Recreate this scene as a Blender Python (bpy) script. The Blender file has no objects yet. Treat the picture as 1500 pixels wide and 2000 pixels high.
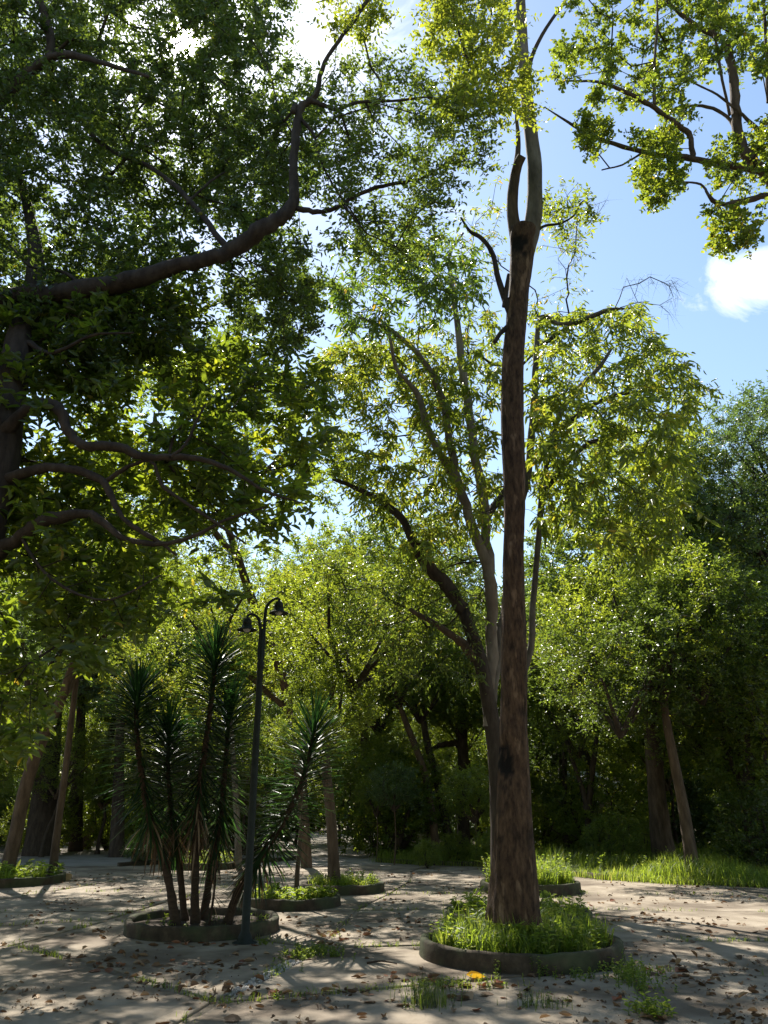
import bpy, bmesh, math, random
import numpy as np
from mathutils import Vector, noise as mnoise

rng = np.random.default_rng(11)
random.seed(11)
R = math.radians
S = bpy.context.scene
COL = S.collection

# ------------------------------------------------------------------ camera
PITCH, F, CAMZ = R(21.0), 1511.0, 1.6
cam_d = bpy.data.cameras.new('camera')
cam_d.sensor_fit = 'HORIZONTAL'; cam_d.sensor_width = 36.0
cam_d.lens = 36.0 * F / 1500.0
cam_d.clip_start = 0.05; cam_d.clip_end = 2000
cam = bpy.data.objects.new('camera', cam_d); COL.objects.link(cam)
cam.location = (0, 0, CAMZ); cam.rotation_euler = (math.pi/2 + PITCH, 0, 0)
S.camera = cam
CP, SP = math.cos(PITCH), math.sin(PITCH)

def ray(px, py):
    a, b = (px-750.0), (1000.0-py)
    return np.array([a, F*CP - b*SP, F*SP + b*CP])
def at(px, py, Y):                       # point of a photo direction at depth Y metres north of the camera
    r = ray(px, py); k = Y/r[1]
    return np.array([r[0]*k, Y, CAMZ + r[2]*k])
def gr(px, py, z=0.0):                   # point of a photo direction on the ground
    r = ray(px, py); k = (z-CAMZ)/r[2]
    return np.array([r[0]*k, r[1]*k, z])
def pxm(px_w, P):                        # metres spanned by px_w photo pixels at point P
    return px_w*((P[1])*CP + (P[2]-CAMZ)*SP)/F

# ------------------------------------------------------------------ light
SUN = ray(355, 85); SUN = SUN/np.linalg.norm(SUN)
EL = math.asin(SUN[2]); AZ = math.atan2(SUN[0], SUN[1])     # azimuth clockwise from +Y
W = bpy.data.worlds.new('World'); S.world = W; W.use_nodes = True
nt = W.node_tree; N = nt.nodes; L = nt.links; N.clear()
out = N.new('ShaderNodeOutputWorld'); bg = N.new('ShaderNodeBackground'); bg.inputs[1].default_value = 0.092
sky = N.new('ShaderNodeTexSky'); sky.sky_type = 'NISHITA'; sky.sun_disc = False
sky.sun_elevation = EL; sky.sun_rotation = AZ; sky.altitude = 900; sky.air_density = 1.5; sky.dust_density = 0.6; sky.ozone_density = 1.0
tc = N.new('ShaderNodeTexCoord')
def vmath(op, a, b=None):
    n = N.new('ShaderNodeVectorMath'); n.operation = op
    L.new(a, n.inputs[0])
    if b is not None: n.inputs[1].default_value = b
    return n
def math_(op, a, b=None, clamp=False):
    n = N.new('ShaderNodeMath'); n.operation = op; n.use_clamp = clamp
    for i, v in enumerate((a, b)):
        if v is None: continue
        if hasattr(v, 'is_linked'): L.new(v, n.inputs[i])
        else: n.inputs[i].default_value = v
    return n.outputs[0]
nrm = vmath('NORMALIZE', tc.outputs['Generated']).outputs[0]
# clouds: fair-weather cumulus, noise over the whole dome with a few heaped cores
nz = N.new('ShaderNodeTexNoise'); nz.inputs['Scale'].default_value = 9.0; nz.inputs['Detail'].default_value = 9; nz.inputs['Roughness'].default_value = .60; nz.inputs['Distortion'].default_value = .6
L.new(vmath('MULTIPLY', nrm, (1, 1, 1.7)).outputs[0], nz.inputs['Vector'])
acc = None
for (px, py, rad, amp) in ((1400, 530, 2.0, .85), (1465, 555, 2.2, 1.0), (1530, 520, 2.2, .9), (1490, 1010, 2.0, .9), (890, 495, 2.4, .9), (640, 90, 6.0, 1.1), (150, -700, 12, .8), (2300, 300, 8, .9), (-900, 700, 9, .9)):
    d = ray(px, py); d = d/np.linalg.norm(d)
    dot = vmath('DOT_PRODUCT', nrm, tuple(d)).outputs['Value']
    k = 1/(1-math.cos(R(rad)))
    g = math_('MULTIPLY', math_('EXPONENT', math_('MULTIPLY', math_('SUBTRACT', dot, 1.0), k)), amp)
    acc = g if acc is None else math_('ADD', acc, g)
cl = math_('MULTIPLY', math_('SUBTRACT', math_('ADD', math_('MULTIPLY', nz.outputs['Fac'], 3.4), acc), 2.25), 0.95, True)
mixc = N.new('ShaderNodeMix'); mixc.data_type = 'RGBA'
L.new(cl, mixc.inputs[0]); L.new(sky.outputs[0], mixc.inputs[6]); mixc.inputs[7].default_value = (8.5, 8.6, 8.8, 1)
# the sun itself and its aureole
sd = vmath('DOT_PRODUCT', nrm, tuple(SUN)).outputs['Value']
disc = math_('MULTIPLY', math_('POWER', math_('MULTIPLY', math_('SUBTRACT', sd, math.cos(R(1.7))), 1/(1-math.cos(R(1.65))), True), 4.0), 160)
aur = math_('MULTIPLY', math_('POWER', math_('MAXIMUM', sd, 0.0), 260), 14.0)
sunv = math_('ADD', disc, aur)
addc = N.new('ShaderNodeMix'); addc.data_type = 'RGBA'; addc.blend_type = 'ADD'; addc.inputs[0].default_value = 1
cmb = N.new('ShaderNodeCombineColor')
for i in range(3): L.new(sunv, cmb.inputs[i])
L.new(mixc.outputs[2], addc.inputs[6]); L.new(cmb.outputs[0], addc.inputs[7])
L.new(addc.outputs[2], bg.inputs[0]); L.new(bg.outputs[0], out.inputs[0])

sl = bpy.data.lights.new('sun', 'SUN'); sl.energy = 5.0; sl.angle = R(0.53); sl.color = (1, .95, .86)
so = bpy.data.objects.new('sun', sl); COL.objects.link(so)
so.rotation_euler = Vector(tuple(SUN)).to_track_quat('Z', 'Y').to_euler()

S.view_settings.view_transform = 'Standard'; S.view_settings.look = 'None'
S.view_settings.exposure = 1.18; S.view_settings.gamma = 1.0
S.view_settings.use_curve_mapping = False
S.cycles.max_bounces = 6; S.cycles.diffuse_bounces = 4; S.cycles.glossy_bounces = 2; S.cycles.transmission_bounces = 3
S.cycles.caustics_reflective = False; S.cycles.caustics_refractive = False
S.cycles.sample_clamp_indirect = 6.0
S.cycles.use_denoising = True

# ------------------------------------------------------------------ materials
MATS = {}
def ramp(n, stops):
    cr = n.color_ramp
    while len(cr.elements) > 1: cr.elements.remove(cr.elements[-1])
    for i, (p, c) in enumerate(stops):
        e = cr.elements[0] if i == 0 else cr.elements.new(p)
        e.position = p; e.color = (*c, 1)
def newmat(name):
    m = bpy.data.materials.new(name); m.use_nodes = True; m.node_tree.nodes.clear(); MATS[name] = m
    return m, m.node_tree.nodes, m.node_tree.links
def leaf_mat(name, stops, tstops, trans=.42, rough=.42, spec=.45):
    m, n, l = newmat(name)
    o = n.new('ShaderNodeOutputMaterial')
    a = n.new('ShaderNodeAttribute'); a.attribute_name = 'rnd'
    r1 = n.new('ShaderNodeValToRGB'); ramp(r1, stops)
    r2 = n.new('ShaderNodeValToRGB'); ramp(r2, tstops)
    l.new(a.outputs['Fac'], r1.inputs[0]); l.new(a.outputs['Fac'], r2.inputs[0])
    p = n.new('ShaderNodeBsdfPrincipled'); p.inputs['Roughness'].default_value = rough
    p.inputs['Specular IOR Level'].default_value = spec
    t = n.new('ShaderNodeBsdfTranslucent')
    mx = n.new('ShaderNodeMixShader'); mx.inputs[0].default_value = trans
    l.new(r1.outputs[0], p.inputs['Base Color']); l.new(r2.outputs[0], t.inputs['Color'])
    l.new(p.outputs[0], mx.inputs[1]); l.new(t.outputs[0], mx.inputs[2]); l.new(mx.outputs[0], o.inputs[0])
    return m
def surf_mat(name, stops, scale=(1, 1, 1), nscale=6, detail=6, rough=.85, bump=.4, bscale=30, stops2=None, s2=1.5, thr=(.5, .62), bdist=.02, spec=.3, burn=None):
    m, n, l = newmat(name)
    o = n.new('ShaderNodeOutputMaterial'); p = n.new('ShaderNodeBsdfPrincipled')
    p.inputs['Roughness'].default_value = rough; p.inputs['Specular IOR Level'].default_value = spec
    t = n.new('ShaderNodeTexCoord'); mp = n.new('ShaderNodeMapping'); mp.inputs['Scale'].default_value = scale
    l.new(t.outputs['Object'], mp.inputs[0])
    nz = n.new('ShaderNodeTexNoise'); nz.inputs['Scale'].default_value = nscale; nz.inputs['Detail'].default_value = detail; nz.inputs['Roughness'].default_value = .65
    l.new(mp.outputs[0], nz.inputs['Vector'])
    r = n.new('ShaderNodeValToRGB'); ramp(r, stops); l.new(nz.outputs['Fac'], r.inputs[0])
    colr = r.outputs[0]
    if stops2:
        n2 = n.new('ShaderNodeTexNoise'); n2.inputs['Scale'].default_value = s2; n2.inputs['Detail'].default_value = 5
        l.new(mp.outputs[0], n2.inputs['Vector'])
        mr = n.new('ShaderNodeMapRange'); mr.inputs[1].default_value = thr[0]; mr.inputs[2].default_value = thr[1]
        l.new(n2.outputs['Fac'], mr.inputs[0])
        r2 = n.new('ShaderNodeValToRGB'); ramp(r2, stops2); l.new(nz.outputs['Fac'], r2.inputs[0])
        mx = n.new('ShaderNodeMix'); mx.data_type = 'RGBA'
        l.new(mr.outputs[0], mx.inputs[0]); l.new(r.outputs[0], mx.inputs[6]); l.new(r2.outputs[0], mx.inputs[7])
        colr = mx.outputs[2]
    if burn:
        at_ = n.new('ShaderNodeAttribute'); at_.attribute_name = 'rnd'
        mb = n.new('ShaderNodeMix'); mb.data_type = 'RGBA'; mb.inputs[7].default_value = (*burn, 1)
        l.new(at_.outputs['Fac'], mb.inputs[0]); l.new(colr, mb.inputs[6]); colr = mb.outputs[2]
    l.new(colr, p.inputs['Base Color'])
    if bump:
        nb = n.new('ShaderNodeTexNoise'); nb.inputs['Scale'].default_value = bscale; nb.inputs['Detail'].default_value = 6; nb.inputs['Roughness'].default_value = .7
        l.new(mp.outputs[0], nb.inputs['Vector'])
        b = n.new('ShaderNodeBump'); b.inputs['Strength'].default_value = bump; b.inputs['Distance'].default_value = bdist
        l.new(nb.outputs['Fac'], b.inputs['Height']); l.new(b.outputs[0], p.inputs['Normal'])
    l.new(p.outputs[0], o.inputs[0])
    return m

# foliage: rnd 0..1 runs from deep to fresh green, the last stretch is yellowing leaves
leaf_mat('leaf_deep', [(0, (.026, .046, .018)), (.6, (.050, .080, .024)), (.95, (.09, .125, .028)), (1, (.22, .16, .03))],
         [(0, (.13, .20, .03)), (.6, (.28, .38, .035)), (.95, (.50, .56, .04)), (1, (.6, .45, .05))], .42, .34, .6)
leaf_mat('leaf_broad', [(0, (.026, .047, .016)), (.6, (.052, .083, .022)), (.95, (.095, .13, .025)), (1, (.25, .20, .03))],
         [(0, (.18, .27, .02)), (.6, (.40, .50, .028)), (.95, (.68, .68, .035)), (1, (.75, .5, .05))], .46, .34, .6)
leaf_mat('leaf_fresh', [(0, (.040, .068, .018)), (.6, (.075, .112, .026)), (.95, (.13, .16, .03)), (1, (.28, .20, .03))],
         [(0, (.24, .33, .025)), (.6, (.46, .54, .035)), (.95, (.66, .66, .045)), (1, (.72, .5, .05))], .46, .36, .6)
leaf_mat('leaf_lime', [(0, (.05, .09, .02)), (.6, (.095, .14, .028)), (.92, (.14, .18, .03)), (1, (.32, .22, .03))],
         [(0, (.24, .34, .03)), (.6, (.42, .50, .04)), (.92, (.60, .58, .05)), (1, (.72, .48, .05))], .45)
leaf_mat('leaf_olive', [(0, (.045, .07, .02)), (.6, (.07, .10, .025)), (.93, (.12, .14, .03)), (1, (.36, .22, .04))],
         [(0, (.18, .30, .025)), (.6, (.36, .48, .03)), (.93, (.54, .58, .04)), (1, (.75, .45, .05))], .44, .34, .6)
leaf_mat('leaf_blue', [(0, (.026, .050, .023)), (.6, (.045, .080, .030)), (1, (.08, .115, .034))],
         [(0, (.11, .19, .04)), (.6, (.22, .32, .045)), (1, (.36, .44, .05))], .38, .36, .6)
leaf_mat('leaf_grass', [(0, (.05, .09, .02)), (.6, (.09, .14, .028)), (1, (.19, .20, .06))],
         [(0, (.28, .40, .03)), (.6, (.46, .58, .05)), (1, (.66, .62, .12))], .46, .5, .3)
leaf_mat('leaf_yucca', [(0, (.010, .020, .011)), (.6, (.018, .036, .015)), (1, (.035, .055, .02))],
         [(0, (.04, .11, .02)), (.6, (.07, .20, .03)), (1, (.15, .30, .035))], .26, .40, .30)
leaf_mat('leaf_dry', [(0, (.06, .038, .022)), (.5, (.16, .105, .063)), (1, (.36, .26, .165))],
         [(0, (.08, .04, .02)), (.5, (.22, .10, .04)), (1, (.4, .22, .09))], .18, .7, .2)
leaf_mat('leaf_rust', [(0, (.13, .05, .025)), (.5, (.26, .11, .06)), (1, (.40, .20, .12))],
         [(0, (.2, .06, .03)), (1, (.4, .16, .06))], .2, .6, .25)
leaf_mat('leaf_yellow', [(0, (.62, .36, .02)), (1, (.70, .42, .03))], [(0, (.7, .4, .02)), (1, (.75, .45, .03))], .3, .5, .3)

surf_mat('concrete', [(.25, (.13, .098, .068)), (.45, (.24, .196, .143)), (.6, (.295, .245, .186)), (.78, (.35, .295, .228))], nscale=2.2, detail=12, rough=.92, bump=.55, bscale=60,
         stops2=[(.3, (.09, .066, .045)), (.7, (.18, .142, .102))], s2=.7, thr=(.46, .60), bdist=.008)
surf_mat('dirt', [(.25, (.13, .10, .07)), (.5, (.23, .19, .145)), (.75, (.32, .275, .22))], nscale=.9, detail=10, rough=.95, bump=.6, bscale=25,
         stops2=[(.3, (.055, .045, .03)), (.7, (.12, .10, .065))], s2=.35, thr=(.46, .6), bdist=.02)
surf_mat('sand', [(.25, (.20, .17, .14)), (.5, (.29, .26, .22)), (.75, (.36, .33, .29))], nscale=.8, detail=10, rough=.95, bump=.5, bscale=30,
         stops2=[(.3, (.16, .135, .10)), (.7, (.27, .23, .18))], s2=.3, thr=(.5, .66), bdist=.012)
surf_mat('soil', [(.3, (.03, .022, .015)), (.7, (.085, .06, .04))], nscale=9, rough=.95, bump=.8, bscale=30, bdist=.03)
surf_mat('kerb', [(.25, (.020, .016, .010)), (.5, (.055, .041, .027)), (.8, (.14, .105, .072))], scale=(1, 1, 1.0), nscale=5, detail=9, rough=.92, bump=.7, bscale=40,
         stops2=[(.3, (.03, .038, .018)), (.7, (.075, .08, .04))], s2=2.2, thr=(.48, .6), bdist=.012)
surf_mat('bark_main', [(.30, (.022, .013, .008)), (.43, (.070, .040, .024)), (.55, (.120, .070, .040)), (.66, (.165, .10, .058)), (.78, (.25, .165, .10))], scale=(1, 1, .30), nscale=20, detail=12, rough=.9, bump=1.0, bscale=26,
         stops2=[(.35, (.11, .066, .038)), (.5, (.225, .14, .083)), (.75, (.34, .235, .15))], s2=8, thr=(.60, .65), bdist=.07, burn=(.010, .007, .005))
surf_mat('bark_burnt', [(.3, (.008, .006, .005)), (.7, (.03, .02, .014))], nscale=12, rough=.95, bump=.8, bscale=30)
surf_mat('bark_grey', [(.3, (.065, .056, .045)), (.5, (.13, .112, .092)), (.72, (.22, .195, .165))], scale=(1, 1, .3), nscale=7, detail=8, rough=.9, bump=.6, bscale=22, bdist=.02)
surf_mat('bark_pale', [(.3, (.13, .105, .085)), (.5, (.22, .185, .15)), (.75, (.33, .29, .24))], scale=(1, 1, .35), nscale=5, detail=8, rough=.9, bump=.5, bscale=20,
         stops2=[(.3, (.12, .095, .075)), (.7, (.2, .16, .125))], s2=2.6, thr=(.52, .6), bdist=.02)
surf_mat('bark_brown', [(.3, (.042, .029, .019)), (.5, (.092, .064, .043)), (.75, (.16, .117, .082))], scale=(1, 1, .25), nscale=8, detail=8, rough=.92, bump=.9, bscale=18, bdist=.03)
surf_mat('bark_dark', [(.3, (.024, .018, .014)), (.55, (.058, .044, .034)), (.8, (.10, .08, .062))], scale=(1, 1, .3), nscale=8, detail=8, rough=.92, bump=.8, bscale=20, bdist=.03)
surf_mat('stem_dry', [(.3, (.03, .019, .012)), (.7, (.085, .055, .036))], scale=(1, 1, 2.5), nscale=9, rough=.9, bump=.8, bscale=25, bdist=.02)
surf_mat('post_paint', [(.3, (.010, .014, .012)), (.7, (.022, .028, .024))], nscale=14, rough=.6, bump=.1, bscale=60, spec=.2)
surf_mat('lamp_white', [(.3, (.45, .45, .42)), (.7, (.6, .6, .56))], nscale=10, rough=.5, bump=0)
surf_mat('wall_cream', [(.3, (.33, .27, .19)), (.7, (.45, .38, .28))], nscale=2, rough=.9, bump=.2)
surf_mat('roof_grey', [(.3, (.25, .25, .25)), (.7, (.40, .41, .42))], nscale=2, rough=.7, bump=.2)
surf_mat('white_paint', [(.3, (.62, .60, .56)), (.7, (.76, .74, .70))], nscale=3, rough=.7, bump=.1)
surf_mat('stone_tan', [(.3, (.36, .25, .13)), (.7, (.52, .38, .22))], nscale=9, rough=.9, bump=.5)
surf_mat('pebble', [(.3, (.22, .20, .18)), (.7, (.52, .49, .45))], nscale=3, rough=.8, bump=.2)
surf_mat('glass_dark', [(.3, (.02, .025, .03)), (.7, (.03, .035, .04))], nscale=3, rough=.1, bump=0)

# ------------------------------------------------------------------ mesh helpers
def make_mesh(name, V, quads=None, tris=None, rnd=None, mat=None, smooth=False):
    me = bpy.data.meshes.new(name)
    V = np.asarray(V, dtype=np.float32).reshape(-1, 3)
    quads = np.zeros((0, 4), np.int32) if quads is None or len(quads) == 0 else np.asarray(quads, np.int32)
    tris = np.zeros((0, 3), np.int32) if tris is None or len(tris) == 0 else np.asarray(tris, np.int32)
    me.vertices.add(len(V)); me.vertices.foreach_set('co', V.ravel())
    nl = quads.size + tris.size
    me.loops.add(nl); me.loops.foreach_set('vertex_index', np.concatenate([quads.ravel(), tris.ravel()]).astype(np.int32))
    nf = len(quads)+len(tris); me.polygons.add(nf)
    tot = np.concatenate([np.full(len(quads), 4), np.full(len(tris), 3)]).astype(np.int32)
    start = np.concatenate([[0], np.cumsum(tot)[:-1]]).astype(np.int32) if nf else np.zeros(0, np.int32)
    me.polygons.foreach_set('loop_start', start)
    if smooth: me.polygons.foreach_set('use_smooth', np.ones(nf, bool))
    if rnd is not None:
        a = me.attributes.new('rnd', 'FLOAT', 'POINT'); a.data.foreach_set('value', np.asarray(rnd, np.float32))
    if mat: me.materials.append(MATS[mat])
    me.update(calc_edges=True)
    return me
class Acc:
    def __init__(s): s.V, s.Q, s.T, s.r, s.n = [], [], [], [], 0
    def add(s, V, Q=None, T=None, r=None):
        V = np.asarray(V, np.float32)
        s.V.append(V)
        if Q is not None and len(Q): s.Q.append(np.asarray(Q, np.int32)+s.n)
        if T is not None and len(T): s.T.append(np.asarray(T, np.int32)+s.n)
        s.r.append(np.zeros(len(V), np.float32) if r is None else np.broadcast_to(np.asarray(r, np.float32), (len(V),)))
        s.n += len(V)
    def mesh(s, name, mat, smooth=False):
        return make_mesh(name, np.concatenate(s.V) if s.V else np.zeros((0, 3)), np.concatenate(s.Q) if s.Q else None,
                         np.concatenate(s.T) if s.T else None, np.concatenate(s.r) if s.r else None, mat, smooth)
def obj(name, me, parent=None, loc=None, rot=None, scale=None):
    o = bpy.data.objects.new(name, me); COL.objects.link(o)
    if parent is not None: o.parent = parent
    if loc is not None: o.location = tuple(float(v) for v in loc)
    if rot is not None: o.rotation_euler = rot
    if scale is not None: o.scale = scale if hasattr(scale, '__len__') else (scale,)*3
    return o
def tag(o, label=None, cat=None, group=None, kind=None):
    if label: o['label'] = label
    if cat: o['category'] = cat
    if group: o['group'] = group
    if kind: o['kind'] = kind
    return o
def empty(name, loc, label, cat, group=None):
    o = obj(name, None, None, loc); o.empty_display_size = .2
    return tag(o, label, cat, group)
def setmat(o, mat):
    if o.material_slots[0].material is not MATS[mat]:
        o.material_slots[0].link = 'OBJECT'; o.material_slots[0].material = MATS[mat]
def unit(v):
    v = np.asarray(v, float); return v/np.maximum(np.linalg.norm(v, axis=-1, keepdims=True), 1e-9)
def catmull(P, seg=6):
    P = np.asarray(P, float); n = len(P)
    if n < 3: 
        t = np.linspace(0, 1, seg+1)[:, None]; return P[0]*(1-t)+P[-1]*t
    Q = np.vstack([2*P[0]-P[1], P, 2*P[-1]-P[-2]]); outp = []
    for i in range(n-1):
        a, b, c, d = Q[i:i+4]
        for t in np.linspace(0, 1, seg, endpoint=False):
            outp.append(.5*((2*b)+(c-a)*t+(2*a-5*b+4*c-d)*t*t+(3*b-a-3*c+d)*t**3))
    outp.append(P[-1]); return np.array(outp)
def tube(acc, P, rad, sides=6, cap=True, wob=0.0):
    P = np.asarray(P, float); n = len(P); rad = np.broadcast_to(np.asarray(rad, float), (n,))
    T = np.gradient(P, axis=0); T = unit(T)
    u = np.cross(T[0], (0, 0, 1) if abs(T[0][2]) < .9 else (1, 0, 0)); u = unit(u)
    ang = np.linspace(0, 2*np.pi, sides, endpoint=False); ca, sa = np.cos(ang)[:, None], np.sin(ang)[:, None]
    V = np.empty((n, sides, 3))
    for i in range(n):
        u = u - T[i]*np.dot(u, T[i]); u = u/max(np.linalg.norm(u), 1e-9); v = np.cross(T[i], u)
        rr = rad[i]*(1+wob*rng.standard_normal((sides, 1))) if wob else rad[i]
        V[i] = P[i] + rr*(ca*u + sa*v)
    i, j = np.meshgrid(np.arange(n-1), np.arange(sides), indexing='ij'); j2 = (j+1) % sides
    Q = np.stack([i*sides+j, i*sides+j2, (i+1)*sides+j2, (i+1)*sides+j], -1).reshape(-1, 4)
    VV = V.reshape(-1, 3); Tt = None
    if cap:
        VV = np.vstack([VV, P[-1]+T[-1]*rad[-1]*.4]); c = len(VV)-1; k = np.arange(sides)
        Tt = np.stack([(n-1)*sides+k, (n-1)*sides+(k+1) % sides, np.full(sides, c)], -1)
    acc.add(VV, Q, Tt)
def rand_unit(n):
    return unit(rng.standard_normal((n, 3)))
def leaves(acc, P, D, Nn, Ln, Wd, rnd, fine=True, fold=.25, droop=.12):
    """flat leaf blades folded along the midrib: P base, D axis, Nn normal"""
    n = len(P); D = unit(D); Sd = unit(np.cross(D, Nn)); Nn = np.cross(Sd, D)
    Ln = np.broadcast_to(np.asarray(Ln, float), (n,))[:, None]; Wd = np.broadcast_to(np.asarray(Wd, float), (n,))[:, None]
    if fine:
        c = [(0, 0, 0), (.30, .46, .0), (.68, .38, -.3), (1, 0, -1)]
        def vv(t, s, dz): return P + D*Ln*t + Sd*Wd*s + Nn*(Wd*abs(s)*fold*2 + Ln*droop*dz)
        V = np.stack([vv(0, 0, 0), vv(.30, .46, 0), vv(.70, .36, -.35), vv(1, 0, -1), vv(.70, -.36, -.35), vv(.30, -.46, 0)], 1)
        b = np.arange(n)[:, None]*6
        Q = np.concatenate([b+np.array([[0, 1, 2, 3]]), b+np.array([[0, 3, 4, 5]])])
        acc.add(V.reshape(-1, 3), Q, None, np.repeat(rnd, 6))
    else:
        V = np.stack([P, P+D*Ln*.45+Sd*Wd*.5+Nn*Wd*fold, P+D*Ln-Nn*Ln*droop, P+D*Ln*.45-Sd*Wd*.5+Nn*Wd*fold], 1)
        b = np.arange(n)[:, None]*4
        acc.add(V.reshape(-1, 3), None, np.concatenate([b+np.array([[0, 1, 2]]), b+np.array([[0, 2, 3]])]), np.repeat(rnd, 4))

# ------------------------------------------------------------------ tree growing
def poly_mask(poly, x, y):
    poly = np.asarray(poly, float); inside = np.zeros(len(x), bool); j = len(poly)-1
    for i in range(len(poly)):
        xi, yi = poly[i]; xj, yj = poly[j]
        c = ((yi > y) != (yj > y)) & (x < (xj-xi)*(y-yi)/(yj-yi+1e-9)+xi)
        inside ^= c; j = i
    return inside
def vnoise(P, s, off=0.0):
    return np.array([mnoise.noise((p[0]*s+off, p[1]*s+off*1.7, p[2]*s-off)) for p in P])
def thin(P, dmin, nmax):
    keep = []
    for p in P:
        if keep:
            K = np.array(keep)
            if np.min(np.sum((K-p)**2, 1)) < dmin*dmin: continue
        keep.append(p)
        if len(keep) >= nmax: break
    return np.array(keep)
def clumps_px(poly, Y0, Y1, n, dmin=.4, gap=-.15, ns=.55, off=3.1, zmax=17, zmin=2.0):
    poly = np.asarray(poly, float); lo, hi = poly.min(0), poly.max(0); outp = []
    x = rng.uniform(lo[0], hi[0], n*30); y = rng.uniform(lo[1], hi[1], n*30)
    m = poly_mask(poly, x, y); x, y = x[m], y[m]
    Y = Y0 + (Y1-Y0)*rng.random(len(x))
    a, b = x-750, 1000-y
    ry = F*CP-b*SP; k = Y/ry
    P = np.stack([a*k, Y, CAMZ+(F*SP+b*CP)*k], 1)
    P = P[(P[:, 2] < zmax) & (P[:, 2] > zmin)]
    P = P[:n*8]
    P = P[vnoise(P, ns, off) > gap]
    return thin(P, dmin, n)
def clumps_ell(c, r, n, dmin, shell=.35, gap=-.3, ns=.6, off=0.0):
    P = rand_unit(n*12); rad = (shell+(1-shell)*rng.random(n*12))**.6
    P = P*rad[:, None]*np.asarray(r)+np.asarray(c)
    P = P[vnoise(P, ns, off) > gap]
    return thin(P, dmin, n)
def grow(limbs, clumps, seg=.45, pw=.22, jit=.16, tip=.006, pexp=2.35):
    """limbs: list of (points, radii); clumps joined greedily to the nearest wood, bends added on the way"""
    pos, plen, par, fix = [], [], [], []
    for P, rr in limbs:
        ln = 0
        for i, p in enumerate(P):
            ln += 0 if i == 0 else np.linalg.norm(p-P[i-1])
            pos.append(p); plen.append(ln); par.append(-2 if True else -1); fix.append(rr[i])
    pos = [np.asarray(p, float) for p in pos]
    C = np.asarray(clumps, float); m = len(C)
    best = np.full(m, 1e9); bi = np.zeros(m, int); done = np.zeros(m, bool); tips = []
    def upd(idx):
        d = np.linalg.norm(C-pos[idx], axis=1); c = d*(1+.02*d)+pw*plen[idx]
        w = c < best; best[w] = c[w]; bi[w] = idx
    for i in range(len(pos)): upd(i)
    for _ in range(m):
        k = int(np.argmin(np.where(done, 1e9, best))); done[k] = True
        i = bi[k]; A, B = pos[i], C[k]; d = np.linalg.norm(B-A); ns = max(1, int(round(d/seg)))
        prev = i; side = rand_unit(1)[0]*jit*min(d, 1.5)
        for s in range(1, ns+1):
            t = s/ns; q = A+(B-A)*t
            if s < ns: q = q + side*math.sin(math.pi*t) + rng.standard_normal(3)*jit*.25*min(seg, d)
            pos.append(q); plen.append(plen[prev]+d/ns); par.append(prev); fix.append(None)
            prev = len(pos)-1; upd(prev)
        tips.append(prev)
    n = len(pos); rad = np.zeros(n); kids = [[] for _ in range(n)]
    for i in range(n-1, -1, -1):
        if fix[i] is None:
            rad[i] = max(tip, rad[i]**(1/pexp) if rad[i] > 0 else tip)
            p = par[i]; kids[p].append(i)
            if fix[p] is None: rad[p] += rad[i]**pexp
    chains = []
    for i in range(n):
        if fix[i] is None and (fix[par[i]] is not None or (kids[par[i]] and max(kids[par[i]], key=lambda q: rad[q]) != i)):
            ch = [par[i], i]; r0 = rad[i]; rr = [r0*1.1, r0]
            while kids[ch[-1]]:
                nx = max(kids[ch[-1]], key=lambda q: rad[q]); ch.append(nx); rr.append(rad[nx])
            chains.append((np.array([pos[q] for q in ch]), np.array(rr)))
    tipP = np.array([pos[t] for t in tips]); tipD = np.array([unit(pos[t]-pos[par[t]]) for t in tips])
    return chains, tipP, tipD
def wood(chains, thick=.02, maxr=None):
    acc = Acc()
    for P, rr in chains:
        if maxr: rr = np.minimum(rr, maxr)
        sides = 6 if rr[0] > .035 else (4 if rr[0] > .012 else 3)
        tube(acc, P, rr, sides)
    return acc
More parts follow.
